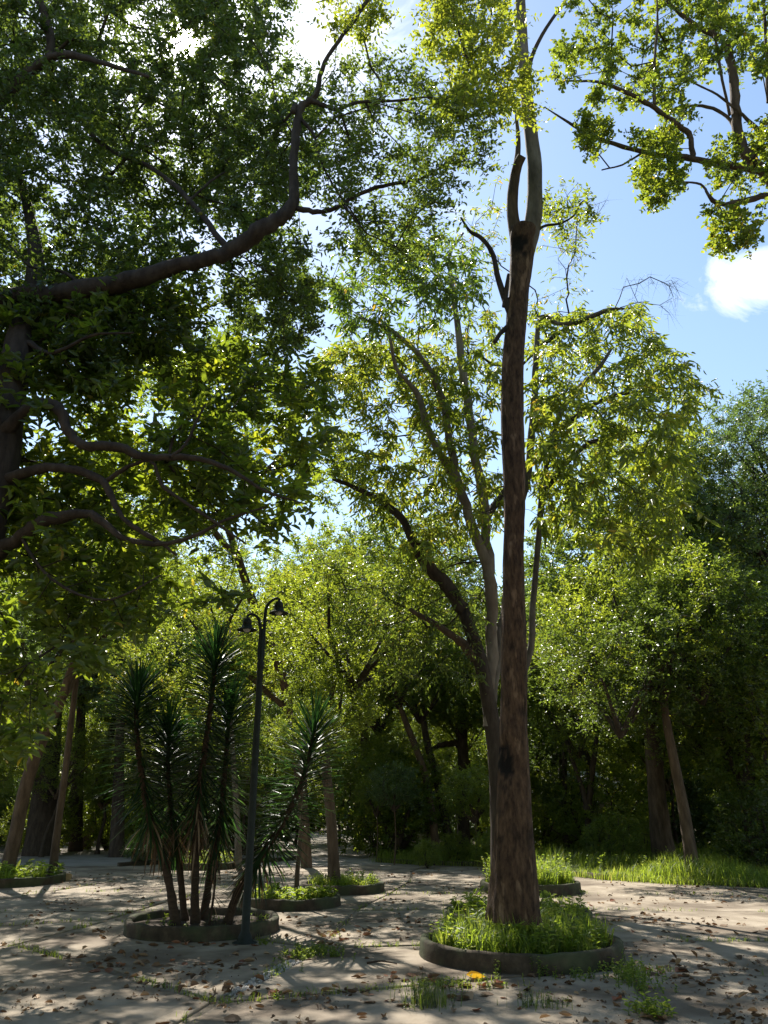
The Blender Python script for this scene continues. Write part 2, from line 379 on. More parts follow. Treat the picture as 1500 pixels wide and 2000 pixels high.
def foliage(acc, wacc, tipP, tipD, ntw=8, tl=(.25, .55), k=12, ll=.08, lw=.5, up=.3, droop=0.0, fine=True, spread=.9, twr=.0035, hue=(.15, .75), yel=.012, flat=.6, cull=None, fold=.22, ldroop=.12):
    m = len(tipP); n = m*ntw
    O = np.repeat(tipP, ntw, 0) + rng.standard_normal((n, 3))*.06
    D = unit(np.repeat(tipD, ntw, 0)*.5 + rand_unit(n)*spread + np.array([0, 0, up]))
    TL = rng.uniform(*tl, n)
    O = O - D*TL[:, None]*.15
    sag = np.array([0, 0, -1.0])*droop
    End = O + D*TL[:, None] + sag*TL[:, None]
    if wacc is not None and twr > 0:
        s = unit(np.cross(D, rand_unit(n))); t2 = np.cross(D, s)
        V = np.stack([O+s*twr, O-s*twr*.5+t2*twr*.87, O-s*twr*.5-t2*twr*.87, End], 1); b = np.arange(n)[:, None]*4
        wacc.add(V.reshape(-1, 3), None, np.concatenate([b+np.array([[0, 1, 3]]), b+np.array([[1, 2, 3]]), b+np.array([[2, 0, 3]])]))
    t = (np.arange(k)+.6)/k
    t = np.clip(t[None, :]+rng.uniform(-.05, .05, (n, k)), 0.05, 1.02)
    P = (O[:, None]*(1-t[..., None])+End[:, None]*t[..., None]).reshape(-1, 3)
    Dd = np.repeat(unit(End-O), k, 0); nn = len(P)
    side = unit(np.cross(Dd, np.array([0, 0, 1.0])+rng.standard_normal((nn, 3))*.35))
    sg = np.tile(np.where(np.arange(k) % 2 == 0, 1.0, -1.0), n)[:, None]
    ax = unit(Dd*.55 + side*sg + rng.standard_normal((nn, 3))*.35 + np.array([0, 0, -droop*1.6+.05]))
    no = unit(np.array([0, 0, 1.0])*flat + rng.standard_normal((nn, 3))*.55)
    cl = np.repeat(rng.uniform(0, 1, m), ntw*k)
    r = hue[0]+(hue[1]-hue[0])*np.clip(.5*cl+.5*rng.random(nn), 0, 1)
    y = rng.random(nn) < yel; r[y] = rng.uniform(.93, 1.0, y.sum())
    Ls = ll*(.5+.9*rng.beta(2.2, 2.2, nn))
    keep = np.ones(nn, bool) if cull is None else ~cull(P)
    leaves(acc, P[keep], ax[keep], no[keep], Ls[keep], Ls[keep]*lw, r[keep], fine, fold, ldroop)
def trunk_mesh(name, P, rad, mat, sides=12, seg=6, wob=.05, flute=.0, flare=0.0):
    """rounded trunk with uneven swelling, flutes and root flare"""
    C = catmull(P, seg); t = np.linspace(0, 1, len(P)); rr = np.interp(np.linspace(0, 1, len(C)), t, rad)
    T = unit(np.gradient(C, axis=0)); n = len(C); V = np.empty((n, sides, 3)); u = np.array([1.0, 0, 0])
    ph = rng.uniform(0, 6)
    for i in range(n):
        u = unit(u-T[i]*np.dot(u, T[i])); v = np.cross(T[i], u)
        for j in range(sides):
            a = 2*math.pi*j/sides; d = math.cos(a)*u+math.sin(a)*v; q = C[i]+d*rr[i]
            h = C[i][2]-C[0][2]
            f = .97+wob*2.0*mnoise.noise((q[0]*1.6+ph, q[1]*1.6, q[2]*.7))+wob*1.2*mnoise.noise((q[0]*6, q[1]*6+ph, q[2]*2.2))+wob*.9*mnoise.noise((q[0]*17, q[1]*17+ph, q[2]*5))
            fl = math.exp(-max(h, 0)/.45)
            f += flare*fl*(.55+.45*math.cos(5*a+ph)) + flute*math.cos(7*a+ph+h*.2)*(.35+.65*fl)
            V[i, j] = C[i]+d*rr[i]*f
    acc = Acc(); i, j = np.meshgrid(np.arange(n-1), np.arange(sides), indexing='ij'); j2 = (j+1) % sides
    Q = np.stack([i*sides+j, i*sides+j2, (i+1)*sides+j2, (i+1)*sides+j], -1).reshape(-1, 4)
    c = n*sides; k = np.arange(sides)
    acc.add(np.vstack([V.reshape(-1, 3), C[-1]]), Q, np.stack([(n-1)*sides+k, (n-1)*sides+(k+1) % sides, np.full(sides, c)], -1))
    return acc.mesh(name, mat, True), C, rr
def pxline(pts, Y=None):
    """photo polyline -> metres; entries (px, py, Y, width px)"""
    P = np.array([at(a, b, c) for a, b, c, w in pts]); rad = np.array([pxm(w, p)/2 for (a, b, c, w), p in zip(pts, P)])
    return P, rad
def limb_curve(pts, seg=5):
    P, rad = pxline(pts); C = catmull(P, seg)
    rr = np.interp(np.linspace(0, 1, len(C)), np.linspace(0, 1, len(P)), rad)
    C[1:-1] += rng.standard_normal((len(C)-2, 3))*(rr[1:-1, None]*.13); rr = rr*(1+.06*np.convolve(rng.standard_normal(len(rr)+4), np.ones(5)/2.2, 'valid'))
    return C, rr
def rebase(me, base):
    n = len(me.vertices); co = np.empty(n*3, np.float32); me.vertices.foreach_get('co', co)
    co = co.reshape(-1, 3)-np.asarray(base, np.float32); me.vertices.foreach_set('co', co.ravel()); me.update(); return me
# ------------------------------------------------------------------ ground, paving
def sheet(name, poly, z, mat, sub=0):
    bm = bmesh.new(); vs = [bm.verts.new((x, y, z)) for x, y in poly]; bm.faces.new(vs)
    me = bpy.data.meshes.new(name); bm.to_mesh(me); bm.free(); me.materials.append(MATS[mat])
    return me
g = obj('ground', sheet('ground', [(-400, -300), (400, -300), (400, 600), (-400, 600)], 0.0, 'dirt')); tag(g, 'bare brown earth under the park trees', 'ground', kind='structure')
pth = obj('path', sheet('path', [(-30, 24), (3.0, 24.3), (1.0, 27), (-1, 34), (3, 60), (-8, 62), (-12, 40), (-32, 33)], .006, 'sand')); tag(pth, 'pale sandy path leading in among the trees', 'path', kind='structure')
pav = obj('pavement', sheet('pavement', [(-24, -6), (22, -6), (22, 25.6), (-24, 25.6)], .004, 'dirt')); tag(pav, 'worn concrete slab pavement with weedy joints and leaf litter', 'pavement', kind='structure')
LAWN = [(-.2, 27.2), (1.4, 25.6), (3.2, 24.8), (4.6, 22.4), (5.4, 20.4), (6.6, 19.2), (8.6, 18.5), (13, 17.6), (26, 16.5), (26, 38), (-.5, 36)]
# slab corner lattice, rows run east, columns lean about ten degrees
colx = [-23, -19.4, -15.7, -12, -8.6, -5.2, -1.62, 2.12, 5.7, 9.4, 13.2, 17, 21]
rowy = [-4, -.6, 2.4, 5.0, 8.3, 11.2, 14.2, 17.3, 20.4, 23.2, 25.6]
node = {}
for i, x in enumerate(colx):
    for j, y in enumerate(rowy):
        node[i, j] = np.array([x + (y-8)*.17 + rng.uniform(-.28, .28), y + rng.uniform(-.4, .4)])
for k, v in {(6, 4): (-1.47, 7.86), (6, 5): (-.78, 10.75), (7, 4): (2.52, 9.34), (7, 3): (2.02, 6.2), (5, 4): (-4.6, 10.9), (5, 5): (-4.2, 13.3), (6, 3): (-1.95, 5.2)}.items(): node[k] = np.array(v)
in_lawn = lambda x, y: bool(poly_mask(LAWN, np.array([x]), np.array([y]))[0])
JOINTS = []
for i in range(len(colx)-1):
    for j in range(len(rowy)-1):
        q = np.array([node[i, j], node[i+1, j], node[i+1, j+1], node[i, j+1]]); c = q.mean(0)
        if in_lawn(c[0], c[1]): continue
        JOINTS += [(node[i, j], node[i+1, j]), (node[i, j], node[i, j+1])]
        gap = rng.uniform(.018, .045); pts = []
        wide = .13 if (i in (5, 6) and j in (4,)) else 0
        for k in range(4):
            a, b, d = q[k-1], q[k], q[(k+1) % 4]
            e1, e2 = unit(b-a), unit(d-b)
            nb = np.array([-e1[1], e1[0]]) + np.array([-e2[1], e2[0]]); pts.append(b + nb*(gap+wide*.5))
        # edge points so that rims are ragged
        ring = []
        for k in range(4):
            a, b = pts[k], pts[(k+1) % 4]
            for t in (0, .25, .5, .75):
                p = a+(b-a)*t; ring.append(p + rng.uniform(-.012, .012, 2))
        z = .020 + rng.uniform(-.004, .006); ring = np.array(ring); m = len(ring)
        ins = ring + (c-ring)*.008
        tilt = rng.uniform(-.002, .002, 2)
        zz = lambda r: z + (r-c)@tilt
        V = np.vstack([np.c_[ring, np.full(m, .001)], np.c_[ring, zz(ring)-.006], np.c_[ins, zz(ins)]]) - np.array([c[0], c[1], 0])
        k = np.arange(m); k2 = (k+1) % m
        Q = np.concatenate([np.stack([k, k2, m+k2, m+k], 1), np.stack([m+k, m+k2, 2*m+k2, 2*m+k], 1)])
        me = make_mesh('slab', V, Q, None, None, 'concrete')
        bm = bmesh.new(); bm.from_mesh(me); bm.verts.ensure_lookup_table(); bm.faces.new([bm.verts[2*m+t] for t in range(m)]); bm.to_mesh(me); bm.free()
        o = obj('slab', me, pav, (c[0], c[1], 0))
lw = obj('lawn', sheet('lawn', LAWN, .03, 'soil')); tag(lw, 'overgrown grass bed beside the pavement', 'lawn', kind='structure')

# ------------------------------------------------------------------ planters
def planter(cx, cy, r, h, label, th=.10, soil=.09, name='planter'):
    root = empty(name, (cx, cy, 0), label, 'planter', 'round concrete tree planters'); n = 72
    prof = [(r+.005, 0), (r, h*.5), (r-.002, h-.025), (r-.018, h-.004), (r-th*.5, h), (r-th+.015, h-.006), (r-th, h-.03), (r-th-.01, 0)]
    V = []; ph = rng.uniform(0, 9)
    for i in range(n):
        a = 2*math.pi*i/n
        for (rr, z) in prof:
            w = 1+.014*mnoise.noise((math.cos(a)*2+ph, math.sin(a)*2, z*4)); dz = .022*mnoise.noise((math.cos(a)*6, math.sin(a)*3+ph, 1)) if z > h*.6 else 0
            V.append((rr*w*math.cos(a), rr*w*math.sin(a), z+dz))
    m = len(prof); i, j = np.meshgrid(np.arange(n), np.arange(m-1), indexing='ij'); i2 = (i+1) % n
    Q = np.stack([i*m+j, i2*m+j, i2*m+j+1, i*m+j+1], -1).reshape(-1, 4)
    obj('wall', make_mesh('wall', V, Q, None, None, 'kerb', True), root)
    V = [(0, 0, h-soil+.03)]; T = []
    for k, f in enumerate((.35, .7, 1.0)):
        for i in range(24):
            a = 2*math.pi*i/24; V.append(((r-th)*f*math.cos(a), (r-th)*f*math.sin(a), h-soil+.03*(1-f)+rng.uniform(-.012, .012)))
    for i in range(24): T.append((0, 1+i, 1+(i+1) % 24))
    Q = [(1+k*24+i, 1+(k+1)*24+i, 1+(k+1)*24+(i+1) % 24, 1+k*24+(i+1) % 24) for k in range(2) for i in range(24)]
    obj('soil', make_mesh('soil', V, Q, T, None, 'soil', True), root)
    return root
PL = {}
def pl(key, cx, cy, r, h, label): PL[key] = (cx, cy, r, h); planter(cx, cy, r, h, label)
pl('yucca', -2.53, 12.15, 1.06, .2, 'dark round concrete planter holding the cluster of yuccas')
pl('sapling', -1.66, 15.1, .90, .2, 'low round planter with thin sapling and leafy weeds')
pl('bark', -.85, 17.6, .86, .2, 'sunlit round planter around the rough barked trunk')
pl('main', 1.58, 10.2, 1.17, .21, 'round planter full of grass around the tall bare trunk')
pl('second', 1.98, 12.9, 1.1, .2, 'round planter with drooping plants just behind the tall trunk planter')
pl('third', 3.0, 17.6, 1.02, .22, 'round planter overgrown with tall grass next to the lawn')
pl('left', -8.9, 19.6, 1.5, .2, 'pale sunlit planter around the leaning brown trunk')
pl('far', -5.2, 24.3, 1.0, .2, 'shaded low planter in front of the dark trunks')

# ------------------------------------------------------------------ grass and weeds
def blades(acc, P, h, w, lean=.5, r=None, bend=.5):
    n = len(P); a = rng.uniform(0, 2*np.pi, n); d = np.stack([np.cos(a), np.sin(a), np.zeros(n)], 1)
    h = (h*rng.uniform(.55, 1.25, n))[:, None]; ln = lean*rng.random(n)[:, None]
    s = np.stack([-np.sin(a), np.cos(a), np.zeros(n)], 1)*w/2
    up = np.array([0, 0, 1.0])
    M = P+up*h*.55+d*h*ln*.35; T = P+up*h*(1-.45*ln*bend)+d*h*ln*(1+.3*bend)
    V = np.stack([P+s, P-s, M+s*.8, M-s*.8, T], 1); b = np.arange(n)[:, None]*5
    acc.add(V.reshape(-1, 3), b+np.array([[0, 1, 3, 2]]), b+np.array([[2, 3, 4]]), np.repeat(np.clip(rng.normal(.5, .22, n), 0, 1) if r is None else r, 5))
def disc_pts(cx, cy, r, n, z, r0=0):
    a = rng.uniform(0, 2*np.pi, n); q = np.sqrt(rng.uniform((r0/r)**2, 1, n))*r
    return np.stack([cx+q*np.cos(a), cy+q*np.sin(a), np.full(n, z)], 1)
def weeds(acc, P, h, ll, k=10, lw=.5, fine=True):
    """leafy weeds: a short stem with blades all round"""
    n = len(P); hh = h*rng.uniform(.5, 1.2, n); lean = rng.standard_normal((n, 3))*.25; lean[:, 2] = 1; D = unit(lean)
    t = (np.arange(k)+1)/k; Q = (P[:, None]+D[:, None]*(hh[:, None]*t[None])[..., None]).reshape(-1, 3); m = len(Q)
    ax = rng.standard_normal((m, 3)); ax[:, 2] = rng.uniform(-.1, .7, m); ax = unit(ax)
    leaves(acc, Q, ax, np.array([0, 0, 1.0])+rng.standard_normal((m, 3))*.3, ll*rng.uniform(.6, 1.2, m), ll*lw*rng.uniform(.7, 1.1, m), rng.uniform(.1, .9, m), fine)
    for i in range(n): tube(acc, np.array([P[i], P[i]+D[i]*hh[i]]), (.004, .002), 3)
def planter_grass(key, name, label, n, h, w, nweed=0, wh=.2, wl=.07, edge=.12):
    cx, cy, r, hh = PL[key]; acc = Acc(); z = hh-.07
    nc = max(8, n//38); cs = disc_pts(cx, cy, r-edge-.04, nc, z); hs = np.repeat(rng.uniform(.35, 1.35, nc), n//nc)
    P = np.repeat(cs, n//nc, 0) + rng.standard_normal((nc*(n//nc), 3))*np.array([.05, .05, 0])
    q = P[:, :2]-np.array([cx, cy]); d = np.linalg.norm(q, axis=1); ok = d < r-edge
    hc = np.repeat(rng.random(nc)**1.3, n//nc)
    blades(acc, P[ok], h*hs[ok], w*np.where(rng.random(ok.sum()) < .15, 1.7, .85)[:, None], 1.15, np.clip(.75*hc[ok]+.25*rng.random(ok.sum()), 0, 1), .8)
    if nweed: weeds(acc, disc_pts(cx, cy, r-edge, nweed, z), wh, wl)
    o = obj(name, acc.mesh(name, 'leaf_grass')); tag(o, label, 'grass', kind='stuff'); return o
planter_grass('main', 'grass', 'lush bright grass filling the planter of the tall trunk', 4200, .30, .013, 170, .26, .075)
planter_grass('second', 'grass', 'drooping grass and weeds behind the tall trunk planter', 1500, .22, .010, 90, .28, .11)
planter_grass('third', 'grass', 'tall sunlit grass in planter beside the lawn', 3600, .5, .012, 90, .5, .07)
planter_grass('bark', 'grass', 'sunlit grass around the rough barked trunk', 2200, .22, .010, 60, .22, .08)
planter_grass('sapling', 'weeds', 'low broad leafy weeds around thin sapling', 500, .14, .010, 150, .16, .10)
planter_grass('left', 'grass', 'bright grass tuft at the leaning brown trunk', 2000, .28, .012, 60, .26, .16)
planter_grass('far', 'weeds', 'dim weeds in shaded planter', 200, .2, .01, 70, .35, .09)
planter_grass('yucca', 'weeds', 'few small weeds among the yucca stems', 60, .08, .008, 14, .09, .05)

# lawn grass, thicker and taller in drifts
def lawn_grass():
    acc = Acc(); n = 60000
    x = rng.uniform(-.5, 20, n); y = 17+21*rng.random(n)**1.5; m = poly_mask(LAWN, x, y); x, y = x[m], y[m]
    dz = np.array([mnoise.noise((a*.35, b*.35, 2.0))+.5*mnoise.noise((a*1.3, b*1.3, 5.0)) for a, b in zip(x, y)])
    h = np.clip(.34+.42*dz, .06, .9); P = np.stack([x, y, np.full(len(x), .03)], 1)
    blades(acc, P, h, .016, .9, np.clip(.45+.5*np.array([mnoise.noise((a*.8, b*.8, 8.0)) for a, b in zip(x, y)])+.18*rng.standard_normal(len(x)), 0, 1))
    # ragged fringe spilling over the paving edge
    for a, b in zip(LAWN[:9], LAWN[1:9]):
        a, b = np.array(a), np.array(b); k = int(np.linalg.norm(b-a)*260); t = rng.random(k)[:, None]
        q = a+(b-a)*t + rng.standard_normal((k, 2))*.16
        blades(acc, np.c_[q, np.full(k, .02)], .20, .013, 1.0)
    k = 900; x = rng.uniform(0, 18, k); y = rng.uniform(18, 32, k); m = poly_mask(LAWN, x, y)
    weeds(acc, np.c_[x[m], y[m], np.full(m.sum(), .03)], .4, .09, 9, .5, False)
    o = obj('grass', acc.mesh('grass', 'leaf_grass')); tag(o, 'tall unmown grass and weeds covering the bed', 'grass', kind='stuff')
lawn_grass()

# ------------------------------------------------------------------ lamp post
def lathe(acc, prof, n=20, c=(0, 0, 0), k=1.0):
    prof = [(r*k, z*k) for r, z in prof]
    a = np.linspace(0, 2*np.pi, n, endpoint=False); V = np.array([[(r*math.cos(t)+c[0], r*math.sin(t)+c[1], z+c[2]) for (r, z) in prof] for t in a]).reshape(-1, 3); m = len(prof)
    i, j = np.meshgrid(np.arange(n), np.arange(m-1), indexing='ij'); i2 = (i+1) % n
    acc.add(V, np.stack([i*m+j, i2*m+j, i2*m+j+1, i*m+j+1], -1).reshape(-1, 4))
LB = gr(479, 1822); LB[1] = 11.05; LB[0] = at(479, 1822, 11.05)[0]
ltop = at(519, 1190, 11.05)[2]
lamp = empty('street_lamp', (LB[0], LB[1], 0), 'dark green street lamp with two curved arms and bell shades', 'street lamp')
a = Acc(); lathe(a, [(.16, 0), (.16, .03), (.10, .05), (.075, .12), (.055, .16), (.050, 1.6), (.042, ltop*.80), (.052, ltop*.805), (.052, ltop*.82), (.036, ltop*.83), (.030, ltop*.93), (.0, ltop*.935)], 20)
obj('post', a.mesh('post', 'post_paint', True), lamp)
for sx, sy, zt, nm in ((-1, -.45, ltop*.975, 0), (1, .35, ltop*1.03, 1)):
    zz = ltop*.83; off = .026
    P = catmull([(sx*off, sy*off, zz), (sx*off, sy*off, zt-.22), (sx*.05, sy*.05, zt-.07), (sx*.10, sy*.10, zt-.0), (sx*.165, sy*.165, zt+.02+.03*nm), (sx*.21, sy*.21, zt-.01+.05*nm)], 6)
    a = Acc(); tube(a, P, np.linspace(.026, .017, len(P)), 10)
    arm = obj('arm', a.mesh('arm', 'post_paint', True), lamp)
    e = P[-1]; a = Acc()
    lathe(a, [(.0, .02), (.018, .015), (.02, -.03), (.055, -.05), (.075, -.09), (.078, -.15), (.07, -.155), (.085, -.165), (.09, -.20), (.155, -.235), (.165, -.25), (.16, -.252), (.09, -.215), (.0, -.205)], 28, e, .86)
    sh = obj('lamp_shade', a.mesh('lamp_shade', 'post_paint', True), lamp)
    a = Acc(); lathe(a, [(.0, -.206), (.07, -.213), (.06, -.25), (.03, -.275), (.0, -.28)], 18, e, .86)
    obj('bulb', a.mesh('bulb', 'lamp_white', True), sh)

# ------------------------------------------------------------------ yuccas
def yucca_leaf(k):
    n = 7; Lf = 1.0; w = .046; acc = Acc(); dr = (.05, .14, .26, .42)[k]
    t = np.linspace(0, 1, n); x = t*Lf*(1-.25*dr*t); z = -dr*t**2.2*.6
    wid = w*np.array([.55, .8, 1, 1, .85, .5, .03])
    V = np.concatenate([np.stack([x, -wid/2, z+wid*.22], 1), np.stack([x, 0*x, z], 1), np.stack([x, wid/2, z+wid*.22], 1)])
    i = np.arange(n-1); Q = np.concatenate([np.stack([i, i+1, n+i+1, n+i], 1), np.stack([n+i, n+i+1, 2*n+i+1, 2*n+i], 1)])
    acc.add(V, Q, None, rng.uniform(.1, .9)); return acc.mesh('leaf', 'leaf_yucca')
YL = [yucca_leaf(k) for k in range(4)]
YQ = np.array([list(p.vertices) for p in YL[0].polygons])
YD = []
for k in (1, 2, 3):
    m_ = YL[k].copy(); m_.materials.clear(); m_.materials.append(MATS['leaf_dry']); YD.append(m_)
def yucca(pts, label, nleaf, L0=.70, start=.32, rad=.06, dead=.5):
    P = np.array([at(a, b, c) for a, b, c in pts]); base = P[0].copy(); base[2] = .1
    P[0] = base
    C = catmull(P, 8); n = len(C); root = empty('yucca_plant', base, label, 'yucca', 'yucca stems in the dark planter')
    acc = Acc(); tt = np.linspace(0, 1, n); rr = np.interp(tt, [0, .08, .5, 1], [rad*1.25, rad, rad*.75, rad*.45])*(1+.06*np.sin(np.arange(n)*2.1))
    tube(acc, C-base, rr, 10, True, .06); obj('stem', acc.mesh('stem', 'stem_dry', True), root)
    deadacc, grnacc = Acc(), Acc()
    tot = nleaf if nleaf < 100 else int(nleaf*1.75)
    for i in range(tot):
        u = (i+.5)/tot; t = start+(1-start)*u**.9; f = t*(n-1); i0 = min(int(f), n-2); p = C[i0]+(C[i0+1]-C[i0])*(f-i0); d = unit(C[min(i0+2, n-1)]-C[max(i0-1, 0)])
        az = i*2.39996+rng.uniform(-.3, .3)
        # elevation: upright at the tip, level below, hanging at the skirt
        el = np.interp(u, [0, .12, .35, .8, .95, 1], [-1.25, -.7, -.05, .4, .95, 1.35])+rng.uniform(-.22, .22)
        h = np.array([math.cos(az), math.sin(az), 0]); ax = unit(h*math.cos(el)+d*math.sin(el))
        ln = L0*np.interp(u, [0, .3, .85, 1], [.75, 1, 1.0, .8])*rng.uniform(.8, 1.12)
        k = int(rng.integers(0, 3)) if u < .8 else int(rng.integers(0, 2))
        isdead = u < .13 and rng.random() < dead
        me = YD[int(rng.integers(0, 3))] if isdead else YL[k]
        merged = tot > nleaf and u < .75 and i % 7 not in (0, 3, 5)
        x = Vector(ax); upv = Vector((0, 0, 1)); y = upv.cross(x); y = y.normalized() if y.length > .01 else Vector((0, 1, 0)); z = x.cross(y)
        from mathutils import Matrix
        rot = Matrix((x, y, z)).transposed().to_euler()
        if merged:
            co = np.empty(len(me.vertices)*3, np.float32); me.vertices.foreach_get('co', co); M3 = np.array(Matrix((x, y, z)).transposed())
            (deadacc if isdead else grnacc).add((co.reshape(-1, 3)*ln)@M3.T+(p-base+ax*.03), YQ, None, rng.uniform(.05, .8)); continue
        obj('leaf', me, root, p-base+ax*.03, rot, (ln, ln*rng.uniform(.9, 1.2), ln))
    if grnacc.n: tag(obj('foliage', grnacc.mesh('foliage', 'leaf_yucca'), root), kind='stuff')
    if deadacc.n: tag(obj('dead_skirt', deadacc.mesh('dead_skirt', 'leaf_dry'), root), kind='stuff')
    return root
Yy = 12.1
yucca([(345, 1800, Yy-.25), (325, 1700, Yy-.2), (292, 1600, Yy-.2), (272, 1480, Yy-.2), (266, 1400, Yy-.2), (270, 1345, Yy-.2)], 'yucca stem leaning outwards to the open paving', 300, start=.3)
yucca([(362, 1795, Yy+.1), (350, 1690, Yy+.2), (335, 1590, Yy+.3), (328, 1500, Yy+.3), (330, 1425, Yy+.3)], 'short yucca stem between the leaning and the tallest yucca', 240, start=.34, rad=.05)
yucca([(382, 1800, Yy-.1), (381, 1700, Yy-.1), (388, 1560, Yy-.1), (405, 1430, Yy-.1), (416, 1340, Yy-.1), (421, 1275, Yy-.1)], 'tallest yucca with upright green crown and rusty dead skirt', 300, start=.28, dead=.9)
yucca([(396, 1795, Yy+.2), (412, 1700, Yy+.3), (432, 1580, Yy+.4), (442, 1470, Yy+.4), (450, 1370, Yy+.4)], 'yucca stem standing just behind the lamp post', 270, start=.32)
yucca([(443, 1800, Yy-.15), (466, 1740, Yy-.2), (512, 1670, Yy-.2), (562, 1590, Yy-.15), (598, 1500, Yy-.1), (615, 1415, Yy-.1)], 'yucca stem bending away over the next planter beyond the lamp', 280, start=.3)
yucca([(408, 1800, Yy-.3), (416, 1760, Yy-.3), (420, 1720, Yy-.3), (424, 1675, Yy-.3)], 'small young yucca sprout at the feet of the tall stems', 46, L0=.34, start=.2, rad=.02, dead=.1)
# ------------------------------------------------------------------ the tall bare trunk
MY = 9.95
def main_tree():
    root_b = np.array([1.55, MY, .15])
    pts = [(1007, 1800, 96), (1006, 1740, 90), (1005, 1660, 82), (1004, 1590, 72), (1003, 1500, 63), (1003, 1420, 56), (1004, 1340, 53), (1004, 1250, 49), (1003, 1180, 45), (1003, 1080, 43),
           (1005, 980, 43), (1003, 880, 44), (1001, 790, 46), (1002, 710, 43), (1008, 630, 41), (1014, 560, 42), (1020, 500, 48), (1024, 450, 54)]
    P = np.array([at(a, b, MY) for a, b, w in pts]); rad = np.array([pxm(w, p)/2 for (a, b, w), p in zip(pts, P)])
    root = empty('bare_trunk_tree', (P[0][0], MY, .1), 'tall bare brown trunk forking high up, planted in round grassy planter', 'tree')
    base = np.array([P[0][0], MY, .1])
    me, C, rr = trunk_mesh('trunk', P, rad, 'bark_main', 48, 9, .05, .055, .17)
    n = len(me.vertices); co = np.empty(n*3, np.float32); me.vertices.foreach_get('co', co); co = co.reshape(-1, 3)
    hit = np.zeros(n)
    for (px, py, wx, wy, dp) in ((984, 1492, .15, .26, .06), (1030, 1385, .07, .09, .02), (1036, 1640, .05, .10, .02), (975, 1640, .05, .08, .015), (1018, 470, .13, .26, .04), (985, 830, .07, .35, .015), (1004, 1260, .04, .05, .015), (1026, 1060, .04, .06, .015)):
        c = at(px, py, MY-.25)
        m = np.exp(-(((co[:, 0]-c[0])/wx)**2+((co[:, 2]-c[2])/wy)**2)**2)*(co[:, 1] < MY+.02)
        nz_ = np.array([mnoise.noise((p[0]*9, p[1]*9, p[2]*7)) for p in co])
        co[:, 1] += m*dp*(1+.5*nz_); n2_ = np.array([mnoise.noise((p[0]*22, p[1]*22, p[2]*13)) for p in co]); hit = np.maximum(hit, np.clip((m*(1+1.2*nz_+.8*n2_)-.35)*2.2, 0, 1)*(1 if dp > .03 else .55))
    # knobs that stand out of the bark
    for (px, py, s, d) in ((1040, 1380, .10, .035), (978, 745, .12, .04), (990, 1430, .12, .02), (1032, 900, .10, .02), (975, 1010, .10, .02)):
        c = at(px, py, MY-.2); dd = np.linalg.norm(co-c, axis=1); axx = np.stack([co[:, 0]-np.interp(co[:, 2], C[:, 2], C[:, 0]), co[:, 1]-MY, 0*co[:, 0]], 1)
        co += unit(axx).astype(np.float32)*(d*np.exp(-(dd/s)**2))[:, None].astype(np.float32)
    me.vertices.foreach_set('co', co.ravel())
    me.attributes['rnd'].data.foreach_set('value', np.clip(hit*1.15, 0, 1).astype(np.float32))
    obj('trunk', rebase(me, base), root)
    limbs = []
    def limb(pts, mat, lab=None, sides=14, flute=.02):
        P, rad = pxline(pts); me, C, rr = trunk_mesh('limb', P, rad, mat, sides, 6, .05, flute)
        o = obj('limb', rebase(me, base), root)
        if lab: o['label'] = lab
        limbs.append((C, rr))
    Yl = MY
    limb([(1026, 500, Yl, 36), (1041, 430, Yl, 34), (1045, 370, Yl, 31), (1043, 310, Yl, 30), (1035, 245, Yl, 27), (1027, 170, Yl, 25), (1020, 80, Yl, 23), (1014, -40, Yl, 20), (1005, -220, Yl, 14)], 'bark_grey', 'pale grey main fork')
    limb([(1014, 490, Yl, 30), (1003, 430, Yl, 25), (1001, 390, Yl, 23), (1005, 350, Yl, 20), (1011, 322, Yl-.1, 19), (1020, 304, Yl-.2, 17)], 'bark_brown', 'broken stub of the second fork')
    limb([(1002, 350, Yl, 14), (1010, 310, Yl, 12), (1012, 270, Yl, 9), (1008, 225, Yl, 6)], 'bark_brown')
    limb([(1000, 615, Yl, 20), (985, 580, Yl, 14), (972, 540, Yl, 12), (962, 495, Yl, 10), (940, 465, Yl, 9), (918, 452, Yl, 7), (900, 425, Yl, 4)], 'bark_dark', None, 8)
    limb([(990, 640, Yl, 12), (978, 650, Yl-.1, 9), (966, 668, Yl-.15, 9)], 'bark_dark', 'snapped stub', 8)
    limb([(1030, 170, Yl, 13), (1036, 120, Yl, 9), (1055, 75, Yl, 8), (1080, 35, Yl, 7), (1102, 5, Yl, 6), (1120, -40, Yl, 4)], 'bark_dark', None, 8)
    limb([(1040, 460, Yl, 8), (1062, 442, Yl, 6), (1095, 436, Yl, 5), (1122, 420, Yl, 3.5), (1136, 395, Yl, 2.5), (1165, 385, Yl, 1.5)], 'bark_dark', None, 6)
    limb([(985, 600, Yl, 10), (990, 560, Yl-.1, 9), (993, 535, Yl-.15, 6)], 'bark_dark', None, 8)
    # leafy top, above and in the upper frame
    cl = np.vstack([clumps_px([(880, -420), (1200, -420), (1230, -140), (860, -140)], 8.8, 11.5, 90, .4, -.3, zmax=19),
                    clumps_px([(1060, 395), (1160, 380), (1150, 440), (1080, 450)], 9.8, 10.3, 7, .2, -1)])
    ch, tp, td = grow(limbs, cl, .4, .2, .2)
    wa = wood(ch); fa = Acc()
    foliage(fa, wa, tp, td, 7, (.25, .5), 12, .08, .5)
    tw = obj('twigs', rebase(wa.mesh('twigs', 'bark_dark'), base), root); tag(tw, kind='stuff')
    cr = obj('crown', rebase(fa.mesh('crown', 'leaf_fresh'), base), root); tag(cr, kind='stuff')
main_tree()

